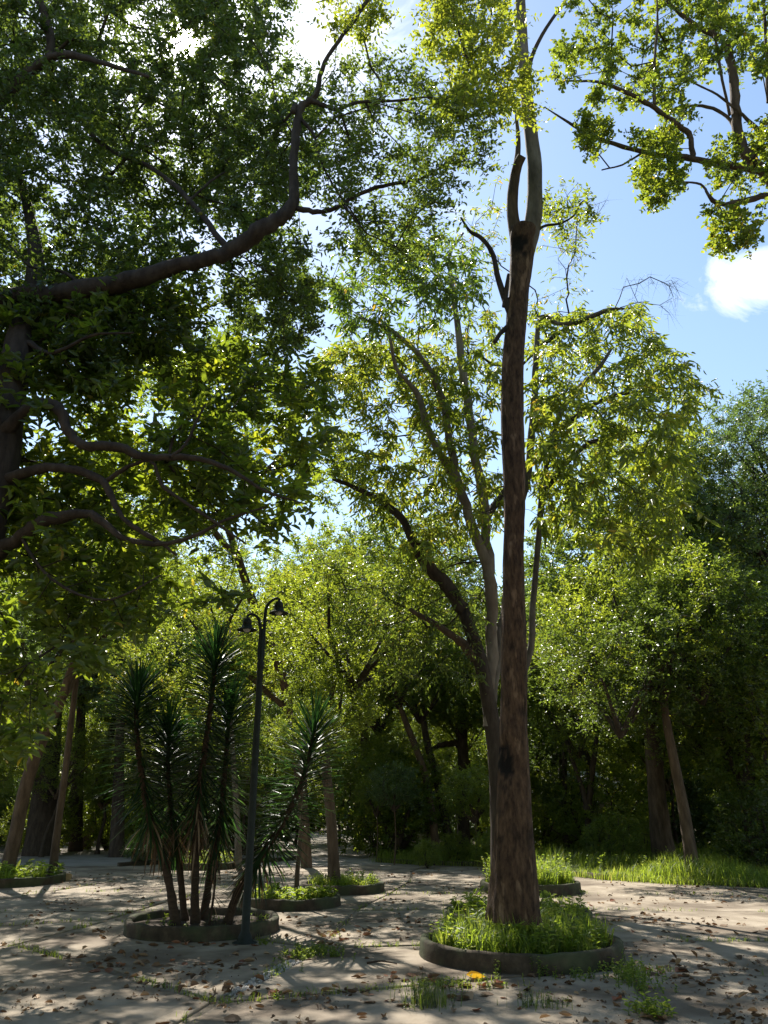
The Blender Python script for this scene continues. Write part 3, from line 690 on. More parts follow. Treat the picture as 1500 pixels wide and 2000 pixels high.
# ------------------------------------------------------------------ trees read from the photograph
def sun_gap(P, c=(0, 0, CAMZ), r=.25):
    q = P-np.asarray(c); t = q@SUN; return (np.linalg.norm(q-t[:, None]*SUN, axis=1) < r*(1+.5*np.sin(P[:, 0]*23+P[:, 2]*17))) & (t > 0)
def px_tree(name, label, trunk, limbs, crowns, bark, leafm, base=None, sides=14, group=None, wob=.05, flare=.2, twig='bark_dark', cat='tree', **fk):
    """trunk: metres polyline + radii; limbs: photo polylines; crowns: list of (clump array, foliage settings)"""
    P, rad = trunk; b = np.array([P[0][0], P[0][1], 0.0]) if base is None else np.asarray(base)
    root = empty(name, b, label, cat, group)
    me, C, rr = trunk_mesh('trunk', P, rad, bark, sides, 6, wob, .02, flare); obj('trunk', rebase(me, b), root)
    sk = [(C, rr)]
    for lm in limbs:
        lb, pts = (lm if isinstance(lm[0], str) else (bark, lm)); lc, lr = limb_curve(pts); acc = Acc(); tube(acc, lc, lr, 8, True, .07)
        obj('limb', rebase(acc.mesh('limb', lb, True), b), root); sk.append((lc, lr))
    wa = Acc(); fas = {}
    allc = [c for c, k in crowns]
    if allc:
        ch, tp, td = grow(sk, np.vstack(allc), .42, .2, .2)
        w2 = wood(ch); wa = w2
        # tips come back in order of growth: map every tip to its crown by nearest clump
        CC = np.vstack(allc); own = np.concatenate([np.full(len(c), i) for i, c in enumerate(allc)])
        which = np.array([own[int(np.argmin(np.sum((CC-t)**2, 1)))] for t in tp])
        for i, (c, k) in enumerate(crowns):
            k = dict(k); lm_ = k.pop('mat', leafm); fa = fas.setdefault(lm_, Acc()); m = which == i
            if m.any(): foliage(fa, wa, tp[m], td[m], **k)
        tag(obj('twigs', rebase(wa.mesh('twigs', twig), b), root), kind='stuff')
        for lm_, fa in fas.items(): tag(obj('crown', rebase(fa.mesh('crown', lm_), b), root), kind='stuff')
    return root
def vtrunk(px, py, Y, w, below=0.0, lean=0.0, top=None):
    t = at(px, py, Y); r = pxm(w, t)/2
    P = [np.array([t[0]+lean, Y, -.05]), np.array([t[0]+lean*.6, Y+.05, t[2]*.35]), np.array([t[0]+lean*.25, Y-.05, t[2]*.7]), t]; rad = [r*1.35, r*1.15, r*1.05, r]
    if top is not None:
        for (a, b, c, ww) in top: q = at(a, b, c); P.append(q); rad.append(pxm(ww, q)/2)
    return np.array(P), np.array(rad)

# tall spreading tree: its big limb sweeps across the upper left
tr = vtrunk(-150, 640, 9.2, 74, lean=-.3, top=[(-110, 420, 9.3, 50), (-60, 250, 9.4, 34), (20, 165, 9.5, 24), (100, 112, 9.5, 19)])
fk = dict(ntw=8, tl=(.25, .55), k=13, ll=.088, lw=.5, up=.15, hue=(.0, .6), yel=.006, cull=sun_gap)
px_tree('spreading_tree', 'huge dark leafed tree whose thick crooked limb sweeps across the sky', tr, [
    [(-150, 640, 9.2, 51.6), (-30, 592, 9.0, 43), (60, 577, 8.9, 38.7), (150, 570, 8.8, 37), (250, 550, 8.6, 35.3), (340, 520, 8.5, 33.5), (420, 502, 8.4, 32.7), (466, 482, 8.4, 31), (500, 452, 8.3, 29.2), (545, 426, 8.3, 26.7), (574, 395, 8.3, 21.5), (574, 330, 8.3, 18.1), (578, 262, 8.3, 16.3), (586, 212, 8.3, 15.5), (616, 186, 8.3, 11.2), (634, 122, 8.2, 8.6), (680, 55, 8.1, 7.7), (725, -10, 8, 6.9), (770, -90, 8, 5.2)],
    [(600, 195, 8.3, 11.2), (632, 205, 8.3, 7.7), (656, 214, 8.3, 6.9), (700, 200, 8.3, 6.9), (780, 196, 8.3, 5.2), (835, 190, 8.3, 3.4), (880, 200, 8.3, 2.6)],
    [(578, 210, 8.3, 13.8), (574, 214, 8.25, 12.9), (570, 218, 8.2, 10.3)],
    [(574, 405, 8.3, 12), (620, 414, 8.3, 9.5), (660, 404, 8.3, 8.6), (700, 380, 8.3, 7.7), (760, 360, 8.3, 6.9), (830, 346, 8.3, 5.2), (895, 300, 8.3, 2.6)],
    [(590, 235, 8.3, 7.7), (612, 262, 8.3, 6), (625, 310, 8.3, 5.2), (650, 360, 8.4, 3.4), (680, 410, 8.4, 2.6)],
    [(455, 490, 8.4, 15.5), (428, 466, 8.5, 12.9), (375, 396, 8.8, 10.3), (300, 330, 9.2, 8.6), (230, 300, 9.6, 8.6), (175, 258, 10, 7.7), (130, 170, 10.4, 6.9), (112, 100, 10.6, 6), (80, 0, 11, 5.2)],
    [(100, 112, 9.5, 17.2), (95, 50, 9.6, 15.5), (70, -20, 9.7, 13.8), (40, -120, 9.8, 8.6)],
    [(-60, 250, 9.4, 25.8), (60, 140, 9.0, 20.6), (120, 108, 8.8, 15.5), (190, 120, 8.6, 10.3), (290, 150, 8.4, 6)],
    [(365, 398, 8.8, 6.9), (410, 355, 8.9, 5.2), (450, 330, 9, 3.4)],
    [(250, 305, 9.5, 6.9), (262, 260, 9.5, 5.2), (290, 235, 9.5, 3.4)],
    [(160, 556, 8.8, 8.6), (120, 530, 8.9, 6.9), (60, 520, 9.0, 6), (20, 480, 9.1, 3.4)],
  ], [
    (clumps_px([(-330, -330), (545, -330), (560, 60), (620, 180), (640, 330), (560, 420), (620, 560), (600, 690), (470, 640), (400, 760), (-330, 760)], 8.7, 12.4, 1900, .27, -.24, zmax=19), fk),
    (clumps_px([(640, 150), (760, 110), (930, 230), (960, 330), (885, 340), (880, 460), (760, 520), (650, 470), (620, 300)], 7.6, 9.6, 130, .26, -.12, .8), dict(fk, ll=.07, hue=(.2, .8), k=12, ntw=7)),
    (clumps_px([(600, -60), (720, -60), (735, 70), (690, 110), (640, 40), (600, 30)], 7.4, 9.0, 18, .26, -.3), dict(fk, ll=.075, hue=(.4, .9), mat='leaf_fresh')),
    (clumps_px([(735, -80), (975, -80), (995, 130), (1045, 180), (1048, 225), (1010, 275), (960, 235), (850, 215), (890, 130), (800, 70), (745, 60)], 7.4, 9.0, 105, .24, -.15, .9), dict(fk, ll=.075, hue=(.4, .95), mat='leaf_fresh')),
  ], 'bark_dark', 'leaf_deep')

# lower broad-leaved tree at the edge
tr = vtrunk(-8, 930, 8.6, 84, lean=-.25, top=[(10, 800, 8.7, 70), (40, 660, 8.9, 56), (70, 540, 9.3, 36), (60, 430, 9.7, 22), (35, 330, 10.1, 13), (20, 220, 10.4, 5)])
fb = dict(ntw=6, tl=(.22, .45), k=9, ll=.15, lw=.44, up=.2, hue=(.05, .85), yel=.012, spread=.9, ldroop=.18)
px_tree('broadleaf_tree', 'dark trunk at the edge with low crooked limbs and large glossy leaves', tr, [
    [(-8, 870, 8.6, 29.2), (45, 806, 8.4, 23.2), (85, 788, 8.3, 21.5), (118, 802, 8.2, 21.5), (138, 848, 8.2, 21.5), (165, 870, 8.1, 19.8), (230, 872, 8.0, 18.1), (290, 893, 7.9, 15.5), (370, 893, 7.8, 12), (445, 915, 7.7, 8.6), (520, 960, 7.7, 5.2), (600, 985, 7.7, 3.4)],
    [(335, 893, 7.8, 7.7), (362, 868, 7.8, 6), (384, 822, 7.8, 5.2), (402, 788, 7.8, 3.4)],
    [(-8, 945, 8.6, 25.8), (80, 915, 8.3, 18.9), (140, 918, 8.2, 17.2), (200, 940, 8.1, 14.6), (226, 990, 8.0, 10.3), (255, 1025, 7.9, 9.5), (310, 1058, 7.9, 7.7), (345, 1085, 7.9, 4.3)],
    [(205, 940, 8.1, 9.5), (260, 907, 8.0, 7.7), (298, 903, 7.9, 7.7), (316, 946, 7.9, 7.7), (360, 980, 7.8, 7.7), (420, 1020, 7.8, 6), (480, 1062, 7.8, 3.4)],
    [(-25, 1100, 8.6, 34.4), (40, 1046, 8.4, 25.8), (100, 1014, 8.2, 23.2), (180, 1005, 8.1, 17.2), (232, 1046, 8.0, 13.8), (300, 1062, 7.9, 11.2), (370, 1050, 7.9, 7.7), (450, 1012, 7.9, 6), (520, 990, 7.9, 3.4)],
    [(40, 1046, 8.4, 8.6), (80, 1110, 8.2, 6.9), (140, 1155, 8.1, 6), (220, 1170, 8.0, 4.3), (320, 1120, 8.0, 2.6)],
    [(40, 660, 8.9, 15.5), (100, 690, 8.6, 8.6), (180, 655, 8.4, 6), (260, 650, 8.2, 3.4)],
  ], [
    (clumps_px([(-330, 720), (400, 740), (470, 650), (500, 720), (630, 730), (640, 880), (560, 1010), (500, 1060), (460, 1170), (300, 1190), (170, 1300), (-330, 1330)], 8.1, 10.4, 350, .3, -.06, .8, zmin=2.6), fb),
    (clumps_px([(200, 560), (470, 600), (560, 720), (300, 760), (-200, 760), (-200, 600)], 8.5, 10.5, 120, .28, -.2, zmin=2.6), fb),
    (clumps_px([(-330, 1300), (60, 1290), (130, 1330), (40, 1460), (-330, 1500)], 7.5, 11.5, 60, .34, -.2, zmin=2.2), fb),
  ], 'bark_dark', 'leaf_broad')

# tree reaching in from the right with rosettes of rounded leaves
tr = vtrunk(1760, 640, 9.4, 64, lean=.3, top=[(1640, 480, 9.2, 46)])
fd = dict(ntw=9, tl=(.12, .28), k=11, ll=.06, lw=.72, up=.35, hue=(.0, .75), yel=.02, spread=1.0)
px_tree('reaching_tree', 'tree whose lichen-tufted limbs reach in against the blue sky', tr, [
    [(1640, 480, 9.2, 34.3), (1560, 405, 9.1, 28.1), (1500, 345, 9, 24.2), (1465, 306, 9, 22.6), (1445, 270, 9, 18.7), (1436, 190, 9, 15.6), (1428, 122, 9, 14.8), (1412, 80, 9, 14), (1370, 55, 9, 10.9), (1320, 20, 9, 8.6), (1270, -40, 9, 6.2)],
    [(1480, 332, 9, 17.2), (1400, 320, 9, 14), (1340, 308, 9, 12.5), (1250, 295, 9, 9.4), (1170, 270, 9, 7), (1120, 245, 9, 4.7), (1065, 210, 9, 2.3)],
    [(1352, 310, 9, 12.5), (1345, 262, 8.9, 10.9), (1310, 234, 8.8, 10.1), (1270, 205, 8.7, 9.4), (1212, 175, 8.6, 7.8), (1170, 160, 8.5, 5.5), (1110, 158, 8.4, 3.1)],
    [(1640, 420, 9.2, 18.7), (1560, 380, 9, 15.6), (1500, 382, 8.9, 12.5), (1440, 395, 8.8, 10.9), (1405, 398, 8.7, 9.4), (1386, 385, 8.6, 7), (1368, 360, 8.6, 4.7), (1320, 355, 8.6, 2.3)],
    [(1446, 275, 9, 7.8), (1420, 228, 9.1, 7), (1372, 207, 9.2, 6.2), (1320, 212, 9.3, 3.9)],
    [(1278, 205, 8.7, 7), (1279, 120, 8.7, 5.5), (1284, 40, 8.7, 4.7), (1282, -40, 8.7, 3.1)],
    [(1425, 225, 9, 6.2), (1408, 140, 8.9, 5.5), (1394, 60, 8.9, 4.7), (1376, -20, 8.9, 3.1)],
    [(1560, 300, 9.1, 10.9), (1500, 270, 9, 9.4), (1450, 225, 8.9, 6.2), (1400, 185, 8.9, 4.7), (1350, 160, 8.9, 3.1)],
    [(1255, 298, 9, 4.7), (1215, 322, 9, 3.9), (1175, 332, 9, 2.3)],
    [(1403, 398, 8.7, 4.7), (1405, 425, 8.7, 3.9), (1420, 450, 8.7, 2.3)],
    [(1500, 200, 9, 7), (1497, 100, 9, 6.2), (1490, -20, 9, 4.7)],
  ], [
    (clumps_px([(1100, -120), (1660, -120), (1660, 140), (1490, 150), (1390, 130), (1340, 230), (1230, 235), (1140, 200), (1075, 210), (1090, 110)], 7.9, 10.2, 240, .25, -.02, .9), fd),
    (clumps_px([(1250, 262), (1330, 255), (1330, 390), (1272, 398), (1248, 345)], 8.5, 9.3, 34, .2, -.3), fd),
    (clumps_px([(1380, 300), (1480, 230), (1620, 180), (1620, 330), (1470, 365), (1395, 372)], 8.4, 9.6, 44, .24, -.1), fd),
    (clumps_px([(1385, 412), (1470, 412), (1478, 465), (1440, 485), (1395, 478)], 8.4, 9.0, 18, .18, -.5), dict(fd, yel=.12)),
    (clumps_px([(1130, 235), (1195, 240), (1165, 305), (1135, 300)], 8.6, 9.2, 12, .18, -.5), fd),
  ], 'bark_brown', 'leaf_fresh')

# many-stemmed tree with drooping leaves behind the bare trunk
P = np.array([at(985, 1690, 16.2), at(975, 1560, 16.2), at(962, 1420, 16.2), at(938, 1290, 16.1), at(905, 1190, 16.0)]); P[0][2] = -.05
rad = np.array([.26, .19, .17, .15, .13])
fm = dict(ntw=5, tl=(.25, .6), k=8, ll=.17, lw=.30, up=.05, droop=.45, hue=(.15, .9), yel=.03, spread=1.0, flat=.2, ldroop=.2)
px_tree('drooping_tree', 'many-stemmed pale tree with long drooping leaves behind the bare trunk', (P, rad), [
    ('bark_dark', [(905, 1190, 16, 30), (870, 1140, 15.8, 25), (820, 1082, 15.6, 20), (782, 1010, 15.4, 16), (720, 965, 15.2, 11), (650, 935, 15, 7)]),
    ('bark_pale', [(955, 1420, 16.2, 26), (962, 1250, 16.2, 24), (955, 1120, 16, 22), (920, 1020, 15.8, 20), (893, 940, 15.6, 18), (875, 840, 15.4, 16), (860, 770, 15.2, 15), (828, 705, 15, 13), (770, 650, 14.6, 9), (700, 620, 14.2, 5)]),
    ('bark_pale', [(955, 1130, 16, 22), (948, 1010, 16, 20), (930, 900, 16, 18), (912, 780, 16, 16), (895, 650, 16, 13), (884, 560, 16, 10), (878, 500, 16, 6), (905, 455, 16, 4)]),
    ('bark_pale', [(905, 960, 15.7, 16), (845, 860, 15.2, 13), (815, 770, 14.8, 11), (775, 720, 14.5, 9), (760, 650, 14.2, 6)]),
    ('bark_grey', [(975, 1420, 16.4, 18), (1030, 1290, 16.6, 14), (1044, 1150, 16.6, 13), (1060, 960, 16.6, 12), (1080, 850, 16.6, 12), (1110, 780, 16.6, 11), (1165, 725, 16.6, 9), (1195, 680, 16.6, 5)]),
    ('bark_grey', [(962, 1370, 16.2, 18), (978, 1230, 16.3, 17), (1002, 1080, 16.5, 16), (1030, 920, 16.5, 15), (1042, 800, 16.5, 14), (1048, 690, 16.5, 11), (1056, 620, 16.4, 9), (1090, 632, 16.3, 8), (1130, 628, 16.2, 7), (1180, 606, 16, 6), (1232, 602, 15.8, 4)]),
    ('bark_dark', [(1052, 680, 16.5, 7), (1100, 645, 16.5, 7), (1150, 622, 16.4, 6), (1200, 604, 16.2, 4)]),
    ('bark_dark', [(949, 1010, 16, 16), (985, 960, 16.4, 13), (1010, 900, 16.8, 9)]),
    ('bark_dark', [(1060, 960, 16.8, 13), (1130, 880, 17, 10), (1200, 850, 17.2, 7), (1290, 840, 17.4, 4)]),
    ('bark_dark', [(1090, 840, 16.8, 9), (1180, 780, 17, 8), (1270, 762, 17.2, 6), (1370, 755, 17.4, 4)]),
    ('bark_brown', [(930, 1290, 16.1, 24), (905, 1260, 16, 18), (860, 1225, 15.8, 12), (800, 1190, 15.6, 7)]),
  ], [
    (clumps_px([(650, 470), (800, 440), (920, 480), (930, 570), (830, 640), (700, 660), (645, 590)], 13.2, 15.5, 110, .30, -.15), dict(fm, hue=(0, .5), mat='leaf_olive')),
    (clumps_px([(620, 690), (760, 640), (960, 600), (985, 1000), (820, 1090), (690, 960), (610, 800)], 14.5, 18.5, 330, .34, -.06, .5), dict(fm, ll=.18, hue=(.2, .95), yel=.03)),
    (clumps_px([(1040, 600), (1250, 600), (1300, 680), (1390, 740), (1350, 850), (1310, 1040), (1150, 1090), (1050, 1000)], 14.8, 19.5, 300, .38, .02, .75), dict(fm, ll=.19, hue=(.1, .9), mat='leaf_fresh')),
    (clumps_px([(1050, 700), (1180, 740), (1350, 820), (1340, 1000), (1250, 1110), (1150, 1000), (1060, 1040)], 13.2, 17.5, 50, .5, .05, 1.3), dict(fm, ll=.25, lw=.30, hue=(.2, .95), mat='leaf_lime', ntw=4)),
    (clumps_px([(1055, 230), (1130, 260), (1140, 500), (1120, 590), (1050, 590)], 15.5, 16.8, 40, .3, -.4), dict(fm, ntw=3, k=5, ll=.14, yel=.12)),
    (clumps_px([(900, 320), (985, 330), (985, 560), (900, 520)], 15.5, 16.8, 22, .35, -.3), dict(fm, ntw=3, k=6, ll=.14, yel=.12)),
    (clumps_px([(1210, 530), (1330, 540), (1320, 620), (1230, 630)], 15.2, 16.4, 22, .25, -1), dict(fm, ntw=5, k=1, ll=.02)),
    (clumps_px([(1060, 380), (1190, 370), (1170, 470), (1080, 560)], 15.4, 16.6, 16, .3, -1), dict(fm, ntw=4, k=1, ll=.02)),
    (clumps_px([(620, 1080), (960, 1080), (960, 1330), (800, 1330), (640, 1200)], 15.5, 19.5, 200, .38, -.1), dict(fm, ll=.12, hue=(.1, .9), mat='leaf_deep')),
  ], 'bark_dark', 'leaf_lime', sides=14)
# tree whose dense crown hangs over the yuccas
P, rad = pxline([(600, 1690, 24.5, 22), (592, 1580, 24.5, 20), (578, 1470, 24.5, 20), (566, 1385, 24.4, 20), (545, 1300, 24.0, 19), (518, 1235, 23.5, 18), (490, 1165, 22.6, 17), (465, 1090, 21.4, 16), (440, 1010, 20, 14), (430, 920, 18.8, 12)]); P[0][2] = -.05
fs = dict(ntw=8, tl=(.3, .6), k=11, ll=.11, lw=.46, up=.15, hue=(.0, .8), yel=.01)
px_tree('curved_tree', 'curved brown trunk bending behind the lamp head under a dense crown', (P, rad), [
    [(566, 1390, 24.4, 13), (520, 1350, 24.4, 11), (470, 1310, 24.3, 9), (400, 1290, 24.2, 6)],
    [(510, 1220, 23.4, 11), (580, 1180, 23.8, 9), (660, 1160, 24, 7), (720, 1140, 24.2, 5)],
    [(465, 1090, 21.4, 14), (400, 1020, 19, 12), (330, 960, 16.5, 8)],
    [(440, 1010, 20, 13), (520, 920, 18, 10), (590, 860, 16, 6)],
    [(430, 920, 18.5, 12), (440, 820, 17.5, 9), (470, 740, 16.5, 5)],
  ], [
    (clumps_px([(180, 700), (470, 660), (500, 720), (640, 730), (690, 880), (650, 1020), (560, 1070), (480, 1110), (220, 1080), (150, 900)], 13, 19, 235, .42, .03, zmin=5), fs),
    (clumps_px([(180, 1290), (300, 1230), (420, 1190), (520, 1190), (560, 1310), (480, 1400), (230, 1390)], 23.5, 26.5, 190, .42, -.1), dict(fs, mat='leaf_lime', hue=(.2, 1))),
    (clumps_px([(520, 1130), (700, 1090), (760, 1160), (720, 1240), (600, 1260), (540, 1220)], 23, 26, 110, .42, -.1), dict(fs, mat='leaf_lime', hue=(.2, 1), yel=.05)),
  ], 'bark_brown', 'leaf_broad')
# ------------------------------------------------------------------ crowns shared by the trees further back
def crown_proto(key, c, r, n, dmin, ll, lw, ntw, k, shell, gap, **kw):
    cl = clumps_ell(c, r, n, dmin, shell, gap, .55, rng.uniform(0, 50))
    limbs = []
    for q in range(5):
        a = q*1.26+rng.uniform(-.4, .4); e = np.array([math.cos(a)*r[0]*.45, math.sin(a)*r[1]*.45, c[2]*.7+rng.uniform(0, r[2]*.5)])
        P = catmull([np.zeros(3)-np.array([0, 0, .3]), e*.45+rng.standard_normal(3)*.15, e], 4); limbs.append((P, np.linspace(.10, .03, len(P))))
    ch, tp, td = grow(limbs, cl, .6, .2, .2, .008)
    wa = wood(ch + limbs); fa = Acc()
    foliage(fa, wa, tp, td, ntw, kw.pop('tl', (.35, .8)), k, ll, lw, kw.pop('up', .25), kw.pop('droop', 0), False, twr=0, **kw)
    return wa.mesh('twigs', 'bark_dark'), fa.mesh('crown', 'leaf_deep')
PROTO = {
 'round': [crown_proto('r', (0, 0, 2.2), (3.3, 3.3, 3.0), 230, .5, .13, .5, 10, 12, .3, -.22) for _ in range(2)],
 'wide': [crown_proto('w', (0, 0, 1.5), (4.6, 4.6, 2.1), 260, .5, .13, .5, 10, 12, .2, -.18)],
 'tall': [crown_proto('t', (0, 0, 3.6), (2.5, 2.5, 4.6), 250, .5, .13, .48, 10, 12, .25, -.22)],
 'airy': [crown_proto('a', (0, 0, 2.0), (3.4, 3.4, 2.3), 150, .5, .12, .42, 9, 10, .2, -.1)],
 'bush': [crown_proto('b', (0, 0, 1.0), (1.5, 1.5, 1.15), 130, .3, .10, .5, 8, 10, .25, -.3, tl=(.2, .5))],
}
STRAIGHT = []
for q in range(3):
    P = [np.array([rng.uniform(-.12, .12)*i, rng.uniform(-.12, .12)*i, 1.1*i-.05]) for i in range(6)]; P[0][:2] = 0
    me, C, rr = trunk_mesh('trunk', P, [.26, .20, .18, .165, .15, .13], 'bark_dark', 10, 4, .06, .03, .25); STRAIGHT.append((me, P[-1]))
def add_crown(root, p, kind, mat, s=1.0, rz=None, q=None, tmat=None, sz=None):
    pr = PROTO[kind]; w, c = pr[int(rng.integers(len(pr)))] if q is None else pr[q]
    rz = rng.uniform(0, 6.28) if rz is None else rz
    sc = (s, s, s*(sz or rng.uniform(.9, 1.15)))
    o = obj('twigs', w, root, p, (0, 0, rz), sc); tag(o, kind='stuff')
    if tmat: setmat(o, tmat)
    o = obj('crown', c, root, p, (rng.uniform(-.12, .12), rng.uniform(-.12, .12), rz), sc); tag(o, kind='stuff'); setmat(o, mat)
    return o
def bg_tree(name, label, pts, bark, crowns, group=None, sides=12, base_z=True, limbs=()):
    """trunk by photo polyline (px, py, Y, width px); crowns: (px, py, Y, kind, leaf, scale)"""
    P, rad = pxline(pts); P[0][2] = -.05
    b = np.array([P[0][0], P[0][1], 0]); root = empty(name, b, label, 'tree', group)
    me, C, rr = trunk_mesh('trunk', P, rad, bark, sides, 6, .05, .03, .22); obj('trunk', rebase(me, b), root)
    for lm in limbs:
        lc, lr = limb_curve(lm); acc = Acc(); tube(acc, lc, lr, 7, True, .06); obj('limb', rebase(acc.mesh('limb', bark, True), b), root)
    for (px, py, Y, kind, mat, s) in crowns:
        add_crown(root, at(px, py, Y)-b, kind, mat, s)
    return root
bg_tree('leaning_tree', 'pale brown trunk leaning out of the sunlit planter', [(8, 1722, 19.8, 28.2), (28, 1640, 19.8, 25.6), (52, 1530, 19.8, 24.3), (82, 1445, 19.7, 23), (118, 1370, 19.6, 19.2), (150, 1280, 19.5, 15.4), (185, 1200, 19.4, 11.5), (260, 1120, 19.3, 7.7)], 'bark_brown',
        [(150, 1260, 19.5, 'airy', 'leaf_olive', .75), (215, 1160, 19.4, 'airy', 'leaf_fresh', .55), (60, 1340, 19.9, 'airy', 'leaf_blue', .6)],
        limbs=[[(112, 1375, 19.6, 20), (135, 1340, 19.7, 18), (160, 1290, 19.8, 14), (215, 1230, 20, 8)]])
bg_tree('slender_tree', 'slender straight grey-green trunk just beyond the leaning trunk', [(102, 1712, 20.6, 16.8), (112, 1620, 20.6, 14.4), (126, 1520, 20.6, 13.2), (138, 1420, 20.6, 12), (152, 1300, 20.6, 10.2), (165, 1180, 20.6, 8.4)], 'bark_brown', [(165, 1190, 20.6, 'airy', 'leaf_deep', .7)])
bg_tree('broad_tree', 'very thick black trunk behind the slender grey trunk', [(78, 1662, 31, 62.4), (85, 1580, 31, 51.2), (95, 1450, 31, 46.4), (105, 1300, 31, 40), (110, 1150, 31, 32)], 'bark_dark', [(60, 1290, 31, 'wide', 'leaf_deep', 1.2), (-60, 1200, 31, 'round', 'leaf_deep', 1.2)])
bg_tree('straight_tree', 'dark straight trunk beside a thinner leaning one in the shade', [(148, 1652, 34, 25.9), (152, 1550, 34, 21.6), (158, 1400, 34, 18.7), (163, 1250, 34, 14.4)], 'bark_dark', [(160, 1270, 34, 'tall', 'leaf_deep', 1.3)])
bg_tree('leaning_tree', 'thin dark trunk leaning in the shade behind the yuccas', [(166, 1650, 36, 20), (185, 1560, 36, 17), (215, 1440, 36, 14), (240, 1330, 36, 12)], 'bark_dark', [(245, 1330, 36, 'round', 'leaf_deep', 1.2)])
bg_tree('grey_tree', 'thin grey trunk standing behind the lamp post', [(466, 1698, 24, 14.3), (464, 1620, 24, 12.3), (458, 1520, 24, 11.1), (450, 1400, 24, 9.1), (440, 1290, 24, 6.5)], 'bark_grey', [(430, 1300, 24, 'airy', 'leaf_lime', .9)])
bg_tree('rough_barked_tree', 'rough brown trunk standing in sunlit grassy planter', [(655, 1722, 17.6, 25.6), (650, 1650, 17.6, 23.2), (643, 1560, 17.6, 20.8), (636, 1480, 17.6, 17.6), (640, 1400, 17.7, 13.6), (655, 1320, 17.8, 9.6)], 'bark_brown', [(645, 1440, 17.7, 'bush', 'leaf_lime', .7), (690, 1330, 17.9, 'airy', 'leaf_fresh', .75)])
bg_tree('twin_tree', 'dark leaning trunk, first of two side by side', [(852, 1668, 30, 17.4), (845, 1600, 30, 15.5), (832, 1520, 30, 14.9), (812, 1460, 30, 13.6), (785, 1390, 29.8, 11.2), (765, 1330, 29.6, 8.1)], 'bark_brown', [(780, 1370, 29.8, 'airy', 'leaf_fresh', .9), (720, 1340, 29.5, 'airy', 'leaf_lime', .9)])
bg_tree('twin_tree', 'dark leaning trunk, second of two side by side', [(878, 1664, 31, 17.7), (868, 1590, 31, 16.3), (850, 1510, 31, 15), (832, 1440, 31, 13.6), (820, 1340, 31, 9.5)], 'bark_dark', [(820, 1400, 31, 'airy', 'leaf_fresh', .8)])
bg_tree('black_tree', 'straight black trunk between the twin trunks and the bare trunk', [(906, 1662, 33, 25.2), (905, 1560, 33, 22.2), (904, 1450, 33, 20.4), (902, 1370, 33, 16.8), (900, 1300, 33, 12)], 'bark_dark', [(890, 1340, 33, 'airy', 'leaf_fresh', 1.0), (900, 1430, 32, 'bush', 'leaf_fresh', .9)], limbs=[[(902, 1455, 33, 14), (870, 1452, 33, 12), (840, 1465, 33, 7)]])
bg_tree('ribbed_tree', 'thick ribbed reddish trunk rising out of the lawn', [(1298, 1668, 27, 49.5), (1290, 1620, 27, 40.5), (1282, 1540, 27, 36), (1274, 1450, 27, 31.5), (1268, 1350, 27, 27), (1262, 1240, 27, 21), (1250, 1120, 27, 15)], 'bark_brown', [(1250, 1230, 27, 'round', 'leaf_deep', 1.15), (1180, 1340, 26.5, 'airy', 'leaf_fresh', .9), (1330, 1300, 27, 'airy', 'leaf_fresh', 1.1), (1260, 1060, 27, 'round', 'leaf_fresh', .9)])
bg_tree('lawn_tree', 'smooth grey trunk leaning at the edge of the tall grass', [(1352, 1690, 22, 28.6), (1342, 1620, 22, 23.1), (1330, 1550, 22, 21.8), (1315, 1480, 22, 19), (1302, 1410, 22, 16.3), (1292, 1320, 22, 12.2), (1285, 1230, 22, 8.2)], 'bark_brown', [(1290, 1350, 22, 'airy', 'leaf_fresh', .9), (1370, 1360, 22, 'round', 'leaf_deep', .8), (1210, 1420, 21.5, 'airy', 'leaf_deep', .8)])
bg_tree('forked_tree', 'dark forked trunk in front of the pale hut', [(1152, 1660, 29, 17.4), (1148, 1600, 29, 13.6), (1140, 1550, 29, 11.2), (1120, 1490, 29, 8.1), (1100, 1430, 29, 5.6)], 'bark_dark', [(1130, 1470, 29, 'airy', 'leaf_fresh', .6)], limbs=[[(1146, 1590, 29, 16), (1155, 1520, 29, 13), (1165, 1440, 29, 9)]])
bg_tree('black_tree', 'thin black trunk by the pale hut wall', [(1108, 1660, 31, 11.2), (1106, 1600, 31, 9.8), (1102, 1520, 31, 8.4), (1100, 1430, 31, 6.3)], 'bark_dark', [(1105, 1580, 31, 'bush', 'leaf_deep', .6), (1100, 1430, 31, 'airy', 'leaf_fresh', .9)])
bg_tree('sapling', 'thin straight sapling in the low weedy planter', [(578, 1740, 15.1, 10), (582, 1690, 15.1, 9), (588, 1620, 15.1, 8), (596, 1540, 15.1, 6), (606, 1450, 15.1, 4)], 'bark_brown', [(600, 1480, 15.1, 'bush', 'leaf_lime', .45)], sides=8)
bg_tree('blue_green_tree', 'tall dense blue-green tree standing clear against the sky', [(1560, 1680, 26, 50), (1550, 1450, 26, 44), (1530, 1200, 26, 36), (1510, 1000, 26, 24)], 'bark_dark', [(1490, 1080, 26, 'airy', 'leaf_blue', 1.2), (1430, 1040, 26, 'airy', 'leaf_blue', .8), (1560, 1000, 26, 'airy', 'leaf_blue', 1.15), (1500, 930, 26, 'airy', 'leaf_blue', .75), (1400, 1150, 25.5, 'airy', 'leaf_blue', .9), (1510, 1220, 25, 'airy', 'leaf_deep', 1.0)])
bg_tree('feathery_tree', 'pale feathery crown rounding up between darker trees', [(1340, 1665, 40, 34), (1335, 1450, 40, 28), (1330, 1220, 40, 18)], 'bark_grey', [(1330, 1220, 40, 'wide', 'leaf_lime', 1.1)])
